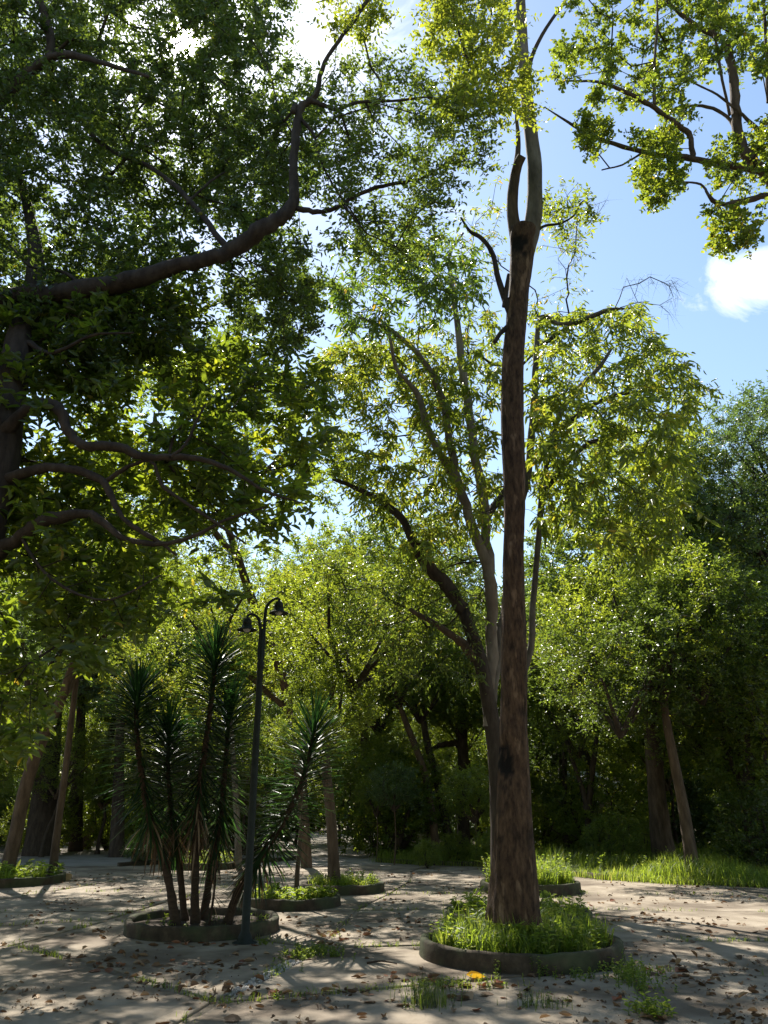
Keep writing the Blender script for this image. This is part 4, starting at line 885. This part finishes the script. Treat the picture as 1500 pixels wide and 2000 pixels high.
bg_tree('dense_tree', 'dense dark tree closing the lawn on its far side', [(1470, 1672, 24, 38), (1462, 1560, 24, 32), (1450, 1400, 24, 26), (1440, 1280, 24, 18)], 'bark_dark', [(1430, 1380, 24, 'airy', 'leaf_deep', 1.05), (1520, 1450, 23.5, 'airy', 'leaf_fresh', 1.0), (1480, 1560, 24.5, 'bush', 'leaf_fresh', 1.3), (1400, 1490, 25, 'airy', 'leaf_fresh', .85)])
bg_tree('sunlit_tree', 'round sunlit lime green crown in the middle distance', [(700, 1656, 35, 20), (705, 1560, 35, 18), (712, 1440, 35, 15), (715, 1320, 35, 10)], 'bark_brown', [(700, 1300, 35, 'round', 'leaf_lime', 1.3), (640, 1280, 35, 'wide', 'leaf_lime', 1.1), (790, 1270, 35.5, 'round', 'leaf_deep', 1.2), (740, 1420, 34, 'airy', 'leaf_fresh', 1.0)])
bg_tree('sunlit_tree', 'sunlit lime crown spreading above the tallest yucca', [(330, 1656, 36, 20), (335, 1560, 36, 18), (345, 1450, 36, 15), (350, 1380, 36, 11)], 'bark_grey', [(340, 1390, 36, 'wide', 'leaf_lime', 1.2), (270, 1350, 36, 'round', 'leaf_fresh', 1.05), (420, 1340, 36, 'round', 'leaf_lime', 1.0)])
bg_tree('shade_tree', 'dark green tree filling the gap below the low limbs', [(230, 1662, 30, 30), (232, 1500, 30, 20), (235, 1400, 30, 14)], 'bark_dark', [(240, 1400, 30, 'airy', 'leaf_blue', .8), (300, 1390, 31, 'airy', 'leaf_deep', .7)])

# ------------------------------------------------------------------ bushes and small plants
def bush(px, py, label, mat, s, name='bush', sz=None, tall=0.0, kind='bush'):
    p = gr(px, py); b = empty(name, p, label, 'bush' if name == 'bush' else 'plant')
    add_crown(b, (0, 0, .12+tall), kind, mat, s, sz=sz)
    if tall:
        acc = Acc(); P = catmull([(0, 0, -.02), (.03*tall, .02, tall*.5), (0, 0, tall+.3)], 4); tube(acc, P, np.linspace(.03, .015, len(P)), 6); obj('stem', acc.mesh('stem', 'bark_brown', True), b)
    return b
bush(1205, 1690, 'pale grey-green rounded bush in the sunlit grass', 'leaf_olive', .62)
bush(1255, 1680, 'upright yellow-leaved bush beside the thick ribbed trunk', 'leaf_lime', .36, sz=1.5)
bush(1500, 1705, 'dark low bush where the lawn meets the trees', 'leaf_deep', .9)
bush(1530, 1690, 'bright lime shrub rising at the lawn edge', 'leaf_lime', .7, tall=1.6)
bush(835, 1698, 'small bushy clump standing alone on the sandy path', 'leaf_fresh', .26)
bush(770, 1690, 'spindly young tree with pale leaves by the path', 'leaf_blue', .55, 'young_tree', tall=1.6)
bush(735, 1680, 'spindly young tree with dark leaves by the path', 'leaf_fresh', .5, 'young_tree', tall=1.4)
bush(930, 1690, 'bright green young tree hanging over the weeds by the bare trunk', 'leaf_fresh', .7, 'young_tree', tall=1.3)
bush(890, 1690, 'low weedy bush along the bed kerb', 'leaf_fresh', .34)
bush(960, 1695, 'low lime weedy bush behind the bare trunk', 'leaf_lime', .36)
bush(1165, 1672, 'small bright shrub in front of the hut', 'leaf_lime', .4)
bush(275, 1690, 'dim shrub in the shade behind the yuccas', 'leaf_deep', .4)
bush(60, 1668, 'backlit lime shrub behind the leaning trunk', 'leaf_lime', .9)

LM = [(20, 'the leaning brown trunk'), (85, 'the very thick black trunk'), (160, 'the dark straight trunk'), (270, 'the outward leaning yucca'), (400, 'the tallest yucca'), (500, 'the lamp post'), (600, 'the bent yucca'), (655, 'the rough barked trunk'), (760, 'the spindly young trees'), (855, 'the twin leaning trunks'), (915, 'the straight black trunk'), (1005, 'the tall bare trunk'), (1100, 'the thin black trunk'), (1160, 'the cream hut'), (1220, 'the pale rounded bush'), (1290, 'the ribbed trunk'), (1348, 'the grey leaning lawn trunk'), (1460, 'the dense lawn-side tree'), (1530, 'the lime shrub at the lawn edge')]
def near_what(X, Y):
    if Y < 5: return 'added out of view to block sky light'
    px = 750+F*X/(Y*CP); k = min(LM, key=lambda q: abs(q[0]-px)); return ('far behind ' if Y > 48 else 'behind ')+k[1]
# ------------------------------------------------------------------ low young trees under the big ones
UT = [('leaf_fresh', 'fresh green understorey tree below the tall crowns'), ('leaf_lime', 'sunlit lime understorey tree below the tall crowns'), ('leaf_deep', 'dark green understorey tree below the tall crowns'), ('leaf_olive', 'olive green understorey tree below the tall crowns')]
ut = []
for _ in range(3000):
    Y = 25+19*rng.random(); X = rng.uniform(-.56, .56)*Y
    if -.13 < X/Y < -.02 and Y < 34: continue
    if Y < 31 and -12 < X < 13: continue
    if .18 < X/Y < .33: continue
    if any((X-a)**2+(Y-b)**2 < 5.5 for a, b in ut): continue
    ut.append((X, Y))
    if len(ut) >= 58: break
for X, Y in ut:
    mat, lab = UT[int(rng.choice(4, p=[.44, .34, .04, .18]))]; h = rng.uniform(1.6, 4.4)
    root = empty('understorey_tree', (X, Y, 0), lab.replace('below the tall crowns', near_what(X, Y)), 'tree', 'understorey trees at the wood edge')
    me, top = STRAIGHT[int(rng.integers(3))]; rz = rng.uniform(0, 6.28)
    t = obj('trunk', me, root, (0, 0, 0), (rng.uniform(-.1, .1), rng.uniform(-.1, .1), rz), (.38, .38, h/5.4)); p = t.rotation_euler.to_matrix() @ Vector((top[0]*.38, top[1]*.38, top[2]*h/5.4))
    add_crown(root, (p.x, p.y, p.z-.2), ['airy', 'airy', 'airy', 'bush'][int(rng.integers(4))], mat, rng.uniform(.5, .8), tmat='bark_brown')

# ------------------------------------------------------------------ woodland behind, tree by tree
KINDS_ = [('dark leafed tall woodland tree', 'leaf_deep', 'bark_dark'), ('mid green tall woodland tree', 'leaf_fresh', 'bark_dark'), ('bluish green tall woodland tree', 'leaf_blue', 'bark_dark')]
spots = []
for _ in range(4000):
    Y = 29+46*rng.random()**1.25; X = rng.uniform(-.62, .62)*Y*1.05
    if -.14 < X/Y < -.02 and Y < 60 and rng.random() < .75: continue
    if -15 < X < 7 and Y < 43: continue
    if any((X-a)**2+(Y-b)**2 < (3.6+.03*Y)**2 for a, b in spots): continue
    if abs(X/Y-.3) < .05 and 36 < Y < 48: continue
    spots.append((X, Y))
    if len(spots) >= 80: break
spots += [(-9, -4), (-4, -4.5), (3.8, -4.2), (9.5, -3.5), (-.5, -9), (-13, 3), (13.5, 3), (-7, -11), (7, -11), (-15, 8), (15, 9.5), (-19, 14), (18.5, 14), (-22, 21)]  # unseen trees added behind and beside the camera to cut ambient sky light
for (X, Y) in spots:
    lab, mat, bark = KINDS_[int(rng.choice(3, p=[.5, .3, .2]))]
    root = empty('woodland_tree', (X, Y, 0), lab+' '+near_what(X, Y), 'tree', 'woodland trees behind the plaza')
    me, top = STRAIGHT[int(rng.integers(3))]; sz = rng.uniform(1.0, 1.6); sr = rng.uniform(.7, 1.3)
    rz = rng.uniform(0, 6.28)
    t = obj('trunk', me, root, (0, 0, 0), (rng.uniform(-.06, .06), rng.uniform(-.06, .06), rz), (sr, sr, sz)); setmat(t, bark)
    p = t.rotation_euler.to_matrix() @ Vector((top[0]*sr, top[1]*sr, top[2]*sz))
    kd = ['round', 'wide', 'tall', 'round'][int(rng.integers(4))]
    add_crown(root, (p.x, p.y, p.z-.3), 'wide' if Y < 0 else kd, mat, 1.25 if Y < 0 else rng.uniform(.95, 1.3))
    if Y > 25 and rng.random() < .7: add_crown(root, (p.x+rng.uniform(-1.4, 1.4), p.y+rng.uniform(-1.4, 1.4), p.z*.5), 'bush', mat, rng.uniform(.9, 1.3))
ub = []
for _ in range(3000):
    Y = 30+40*rng.random(); X = rng.uniform(-.6, .6)*Y
    if -.13 < X/Y < -.0 and Y < 58: continue
    if any((X-a)**2+(Y-b)**2 < 9 for a, b in ub): continue
    ub.append((X, Y))
    if len(ub) > 75: break
for X, Y in ub:
    i_ = int(rng.integers(3)); mat = ['leaf_broad', 'leaf_blue', 'leaf_lime'][i_]
    root = empty('undergrowth_bush', (X, Y, 0), ['dark undergrowth bush', 'bluish undergrowth bush', 'light green undergrowth bush'][i_]+' '+near_what(X, Y), 'bush', 'undergrowth bushes in the woodland')
    add_crown(root, (0, 0, .2), 'bush', mat, rng.uniform(.9, 1.7))
# the far edge of the wood, one mass
def far_woods():
    acc = Acc(); n = 46000
    X = rng.uniform(-62, 62, n); Y = rng.uniform(80, 92, n); Z = 17*rng.random(n)**.85
    h = 11+3.5*np.array([mnoise.noise((x*.12, 3.3, 0)) for x in X]); m = Z < h; P = np.stack([X, Y, Z], 1)[m]; k = len(P)
    leaves(acc, P, rand_unit(k), rand_unit(k), rng.uniform(.5, .9, k), rng.uniform(.35, .6, k), rng.uniform(0, .9, k), False)
    o = obj('far_woods', acc.mesh('far_woods', 'leaf_deep')); tag(o, 'distant solid mass of woodland closing the view', 'woods', kind='stuff')
far_woods()

# ------------------------------------------------------------------ hut, wall, bench behind the lawn
def box(acc, x0, x1, y0, y1, z0, z1):
    V = [(x, y, z) for z in (z0, z1) for y in (y0, y1) for x in (x0, x1)]
    acc.add(V, [(0, 2, 3, 1), (4, 5, 7, 6), (0, 1, 5, 4), (2, 6, 7, 3), (0, 4, 6, 2), (1, 3, 7, 5)])
hx0, hx1 = at(1040, 1600, 42)[0], at(1260, 1600, 42)[0]
hut = empty('hut', ((hx0+hx1)/2, 44, 0), 'pale cream hut with grey pitched roof half hidden by trunks', 'hut'); hw = (hx1-hx0)/2
a = Acc(); box(a, -hw, hw, -2, 2, 0, 2.3); obj('wall', a.mesh('wall', 'wall_cream'), hut)
a = Acc(); e = .35
a.add([(-hw-e, -2-e, 2.25), (hw+e, -2-e, 2.25), (hw+e, 2+e, 2.25), (-hw-e, 2+e, 2.25), (-hw*.35, 0, 3.5), (hw*.35, 0, 3.5)], [(0, 1, 5, 4), (2, 3, 4, 5), (3, 2, 1, 0)], [(1, 2, 5), (3, 0, 4)])
obj('roof', a.mesh('roof', 'roof_grey'), hut)
for wx in (-hw*.62, -hw*.1, hw*.55):
    a = Acc(); box(a, wx-.45, wx+.45, -2.05, -1.99, .95, 1.85); w_ = obj('window', a.mesh('window', 'white_paint'), hut)
    a = Acc(); box(a, wx-.38, wx+.38, -2.06, -2.04, 1.02, 1.78); obj('pane', a.mesh('pane', 'glass_dark'), w_)
c = at(845, 1630, 46); a = Acc(); box(a, -1.6, 1.6, -.15, .15, 0, .7); box(a, -1.7, 1.7, -.2, .2, .7, .8)
o = obj('low_wall', a.mesh('low_wall', 'white_paint'), None, (c[0], c[1], 0)); tag(o, 'low whitewashed wall glimpsed between the trunks', 'wall')
c = at(822, 1620, 45); a = Acc(); lathe(a, [(.12, 0), (.11, .1), (.09, 2.1), (.06, 2.2), (0, 2.25)], 12)
o = obj('white_post', a.mesh('white_post', 'white_paint', True), None, (c[0], c[1], 0)); tag(o, 'slim white post beside the low whitewashed wall', 'post')
# kerb stones along the bed
def kerb_run(pts, label):
    root = empty('kerb', (*pts[0], 0), label, 'kerb')
    for p, q in zip(pts, pts[1:]):
        p, q = np.array(p, float), np.array(q, float); ln = np.linalg.norm(q-p); k = max(1, int(ln/.8)); ang = math.atan2(q[1]-p[1], q[0]-p[0])
        for i in range(k):
            c = p+(q-p)*(i+.5)/k; o = obj('kerb_stone', KS, root, (c[0]-pts[0][0], c[1]-pts[0][1], rng.uniform(-.01, .01)), (0, 0, ang+rng.uniform(-.02, .02)), (ln/k/.8*.985, 1, 1))
a = Acc(); b_ = .012
a.add([(-.4, -.06, 0), (.4, -.06, 0), (.4, .06, 0), (-.4, .06, 0), (-.4, -.06, .12), (.4, -.06, .12), (.4, .06, .12), (-.4, .06, .12), (-.4+b_, -.06+b_, .135), (.4-b_, -.06+b_, .135), (.4-b_, .06-b_, .135), (-.4+b_, .06-b_, .135)],
      [(0, 1, 5, 4), (1, 2, 6, 5), (2, 3, 7, 6), (3, 0, 4, 7), (4, 5, 9, 8), (5, 6, 10, 9), (6, 7, 11, 10), (7, 4, 8, 11), (8, 9, 10, 11)])
KS = a.mesh('kerb_stone', 'kerb')
kerb_run(LAWN[:5], 'row of dark kerb stones edging the overgrown bed')
kerb_run([(-7.8, 24.9), (-6.6, 26.8), (-3.6, 27.2), (-2.6, 29)], 'kerb stones edging the shaded bed behind the yuccas')
# tan stone on the sunlit paving
bm = bmesh.new(); bmesh.ops.create_cube(bm, size=1); bmesh.ops.bevel(bm, geom=bm.edges[:], offset=.12, segments=2, affect='EDGES')
for v in bm.verts: v.co += Vector((mnoise.noise(v.co*3), mnoise.noise(v.co*3+Vector((5, 0, 0))), mnoise.noise(v.co*3+Vector((0, 7, 0)))))*.06
me = bpy.data.meshes.new('stone'); bm.to_mesh(me); bm.free(); me.materials.append(MATS['stone_tan'])
c = gr(127, 1722); o = obj('stone', me, None, (c[0], c[1], .10), (0, 0, .3), (.26, .2, .15)); tag(o, 'tan block of stone lying on the sunlit paving', 'stone')

# ------------------------------------------------------------------ weeds in the joints, litter
def weed_clump(px, py, label, n, h, ll, rx, ry, mat='leaf_grass', gn=0):
    c = gr(px, py, .012); acc = Acc(); P = np.stack([rng.normal(0, rx, n), rng.normal(0, ry, n), np.zeros(n)], 1)
    weeds(acc, P, h, ll, 9, .55)
    if gn: blades(acc, np.stack([rng.normal(0, rx*1.1, gn), rng.normal(0, ry*1.1, gn), np.zeros(gn)], 1), h*1.1, .006, .8)
    o = obj('weed_clump', acc.mesh('weed_clump', mat), None, c); tag(o, label, 'weeds', kind='stuff'); return o
weed_clump(612, 1868, 'low leafy weed patch at the end of the pebble strip', 95, .10, .035, .20, .20)
weed_clump(520, 1846, 'tiny weed tuft in front of the yucca planter', 14, .07, .03, .06, .06)
weed_clump(1240, 1915, 'leafy weed clump growing along the slab joint', 80, .15, .04, .13, .38)
weed_clump(1268, 1985, 'pale green weed tuft at the end of the slab joint', 26, .12, .055, .08, .10)
weed_clump(838, 1965, 'feathery dark weed tuft standing in the joint', 26, .20, .03, .10, .10, 'leaf_deep', 160)
weed_clump(1055, 1968, 'feathery low weed tuft on the slab', 16, .12, .025, .10, .06, 'leaf_deep', 60)
weed_clump(985, 1906, 'thin weed sprout against the planter wall', 5, .14, .04, .05, .03)
weed_clump(1062, 1908, 'second thin weed sprout against the planter wall', 5, .16, .035, .04, .03)
weed_clump(905, 1930, 'small sprawling weed in the middle joint', 30, .08, .03, .22, .07, 'leaf_grass', 40)
weed_clump(1120, 1912, 'small weed with reddish leaves near the slab corner', 24, .10, .03, .16, .06)
acc = Acc()
for (A, B) in JOINTS:
    c = (A+B)/2
    if not (4 < c[1] < 20 and abs(c[0]) < 9): continue
    ln = np.linalg.norm(B-A); k = int(ln*75*min(1, (10/c[1])**2)); t = rng.random(k); dn = np.array([mnoise.noise((c[0]*3+q*4, c[1]*2, 1.0)) for q in t])
    t = t[dn > -.05]; k = len(t)
    if k == 0: continue
    nn = unit(np.array([-(B-A)[1], (B-A)[0]])); q = A+(B-A)*t[:, None]+nn*rng.normal(0, .055, (k, 1))
    P = np.c_[q, np.full(k, .006)]
    blades(acc, P, .075, .006, 1.0); weeds(acc, P[::5], .06, .028, 6, .55, False)
o = obj('joint_weeds', acc.mesh('joint_weeds', 'leaf_grass')); tag(o, 'short grass and weeds sprouting along the paving joints', 'weeds', kind='stuff')
# pebble strip
root = empty('pebble_strip', (-1.35, 8.2, 0), 'strip of pale pebbles set between two slabs', 'pebbles'); pbm = []
for q in range(4):
    bm = bmesh.new(); bmesh.ops.create_icosphere(bm, subdivisions=1, radius=1)
    for v in bm.verts: v.co *= 1+.25*mnoise.noise(v.co*1.3+Vector((q*9, 0, 0)))
    me = bpy.data.meshes.new('pebble'); bm.to_mesh(me); bm.free(); me.materials.append(MATS['pebble']); me.polygons.foreach_set('use_smooth', [True]*len(me.polygons)); pbm.append(me)
A, B = np.array([-1.40, 8.15]), np.array([-1.0, 9.85]); nn = unit(np.array([-(B-A)[1], (B-A)[0]]))
for i in range(290):
    t = rng.random(); q = A+(B-A)*t+nn*rng.uniform(-.085, .085); s = rng.uniform(.010, .020)
    obj('pebble', pbm[int(rng.integers(4))], root, (q[0]+1.35, q[1]-8.2, .012), tuple(rng.uniform(0, 6, 3)), (s*1.2, s, s*.7))
# fallen leaves
def dead_leaf(k, mat):
    """a curled dry leaf with a midrib and rolled edges"""
    n, m = 7, 5; t = np.linspace(0, 1, n); w = np.array([.05, .28, .42, .45, .38, .22, .02]); V = []; curl = (.5, .9, 1.4, .2)[k]; bow = (.25, -.15, .45, .1)[k]
    for i in range(n):
        for j in range(m):
            s = (j-2)/2; a = s*curl; V.append((t[i]-.5, math.sin(a)/max(curl, .01)*w[i], (1-math.cos(a))/max(curl, .01)*w[i]+bow*(t[i]-.5)**2+.03*mnoise.noise((t[i]*5+k*3, s*2, 0))))
    Q = [(i*m+j, i*m+j+1, (i+1)*m+j+1, (i+1)*m+j) for i in range(n-1) for j in range(m-1)]
    V = np.array(V); V[:, 2] -= V[:, 2].min(); acc = Acc(); acc.add(V, Q, None, rng.uniform(.1, .95)); me = acc.mesh('fallen_leaf', mat, True)
    return me
DL = [(dead_leaf(k, m), m) for k in range(4) for m in ('leaf_dry', 'leaf_dry', 'leaf_dry', 'leaf_rust')]
drift = [(660, 1835, .6, .5), (620, 1950, .5, .25), (780, 1915, .35, .2), (740, 1820, .8, .5), (430, 1890, .6, .3), (380, 1850, .5, .2), (880, 1930, .5, .2), (1120, 1900, .5, .25), (1330, 1830, 1.4, .8), (1240, 1800, .8, .5), (1400, 1930, .6, .4), (1300, 1900, .9, .4), (250, 1890, .7, .4), (960, 1950, .5, .3), (1000, 1790, 1.5, .6)]
nleaf = 0
FL = [(-2.53, 12.15, 'yucca planter'), (-1.2, 9.0, 'pebble strip'), (1.55, 9.95, 'tall trunk planter'), (-.82, 10.4, 'leafy weed patch'), (2.5, 9.0, 'weed clump in the slab joint'), (1.98, 13.2, 'planter behind the tall trunk'), (-1.66, 15.1, 'sapling planter'), (4.2, 12.5, 'open paving beyond the tall trunk planter'), (-4.6, 9.6, 'mossy joint by the yuccas'), (.4, 8.2, 'feathery weed tuft'), (5.5, 17, 'lawn edge')]
def leaf_label(m, s, x, y):
    w = min(FL, key=lambda q: (q[0]-x)**2+(q[1]-y)**2)[2]
    return f"{'small' if s < .09 else 'large'} curled {'reddish' if m == 'leaf_rust' else 'dry brown'} fallen leaf near the {w}"
def in_planter(x, y): return any((x-a)**2+(y-b)**2 < (r+.06)**2 for a, b, r, h in PL.values())
while nleaf < 290:
    if rng.random() < .72:
        d = drift[int(rng.integers(len(drift)))]; c = gr(d[0], d[1]); x, y = c[0]+rng.normal(0, d[2]*.6), c[1]+rng.normal(0, d[3]*.6)
    else: y = 7+9*rng.random()**1.3; x = rng.uniform(-.45, .45)*y
    if in_planter(x, y) or in_lawn(x, y): continue
    me, m = DL[int(rng.integers(len(DL)))]; s = rng.uniform(.06, .15)
    o = obj('fallen_leaf', me, None, (x, y, .024), (rng.uniform(-.25, .25), rng.uniform(-.25, .25), rng.uniform(0, 6.28)), (s, s*rng.uniform(.7, 1), s))
    tag(o, leaf_label(m, s, x, y), 'leaf', 'fallen leaves on the paving'); nleaf += 1
c = gr(930, 1916); me = dead_leaf(2, 'leaf_yellow'); o = obj('fallen_leaf', me, None, (c[0], c[1], .024), (0, .1, .15), (.20, .20, .20)); tag(o, 'bright yellow fallen leaf arched beside the planter wall', 'leaf')
c = gr(745, 1888); me = dead_leaf(0, 'leaf_rust')
a = Acc(); tube(a, catmull([(-.16, 0, .012), (0, .02, .03), (.17, -.01, .012)], 4), np.linspace(.012, .006, 9), 6)
o = obj('fallen_stick', a.mesh('fallen_stick', 'stem_dry'), None, (c[0], c[1], .02), (0, 0, -.1)); tag(o, 'short brown stick lying among the dry leaves', 'stick')
acc = Acc(); n = 9500
y = 6.8+17*rng.random(n)**1.2; x = rng.uniform(-.55, .55, n)*y
dn = np.array([mnoise.noise((a_*.8, b_*.8, 4.0))+.4*mnoise.noise((a_*3, b_*3, 9.0)) for a_, b_ in zip(x, y)])
ok = (dn+rng.normal(0, .12, n) > .12) & np.array([not in_planter(a_, b_) and not in_lawn(a_, b_) for a_, b_ in zip(x, y)]); x, y = x[ok], y[ok]; k = len(x)
D = rng.standard_normal((k, 3)); D[:, 2] *= .25
leaves(acc, np.stack([x, y, np.full(k, .032)], 1), D, np.array([0, 0, 1.0])+rng.standard_normal((k, 3))*.45, *(lambda q: (q, q*rng.uniform(.3, .6, k)))(.02+.10*rng.random(k)**2.2), rng.random(k), True, .5, .15)
o = obj('leaf_litter', acc.mesh('leaf_litter', 'leaf_dry')); tag(o, 'scattered crumbs of dry leaf litter on the paving', 'litter', kind='stuff')
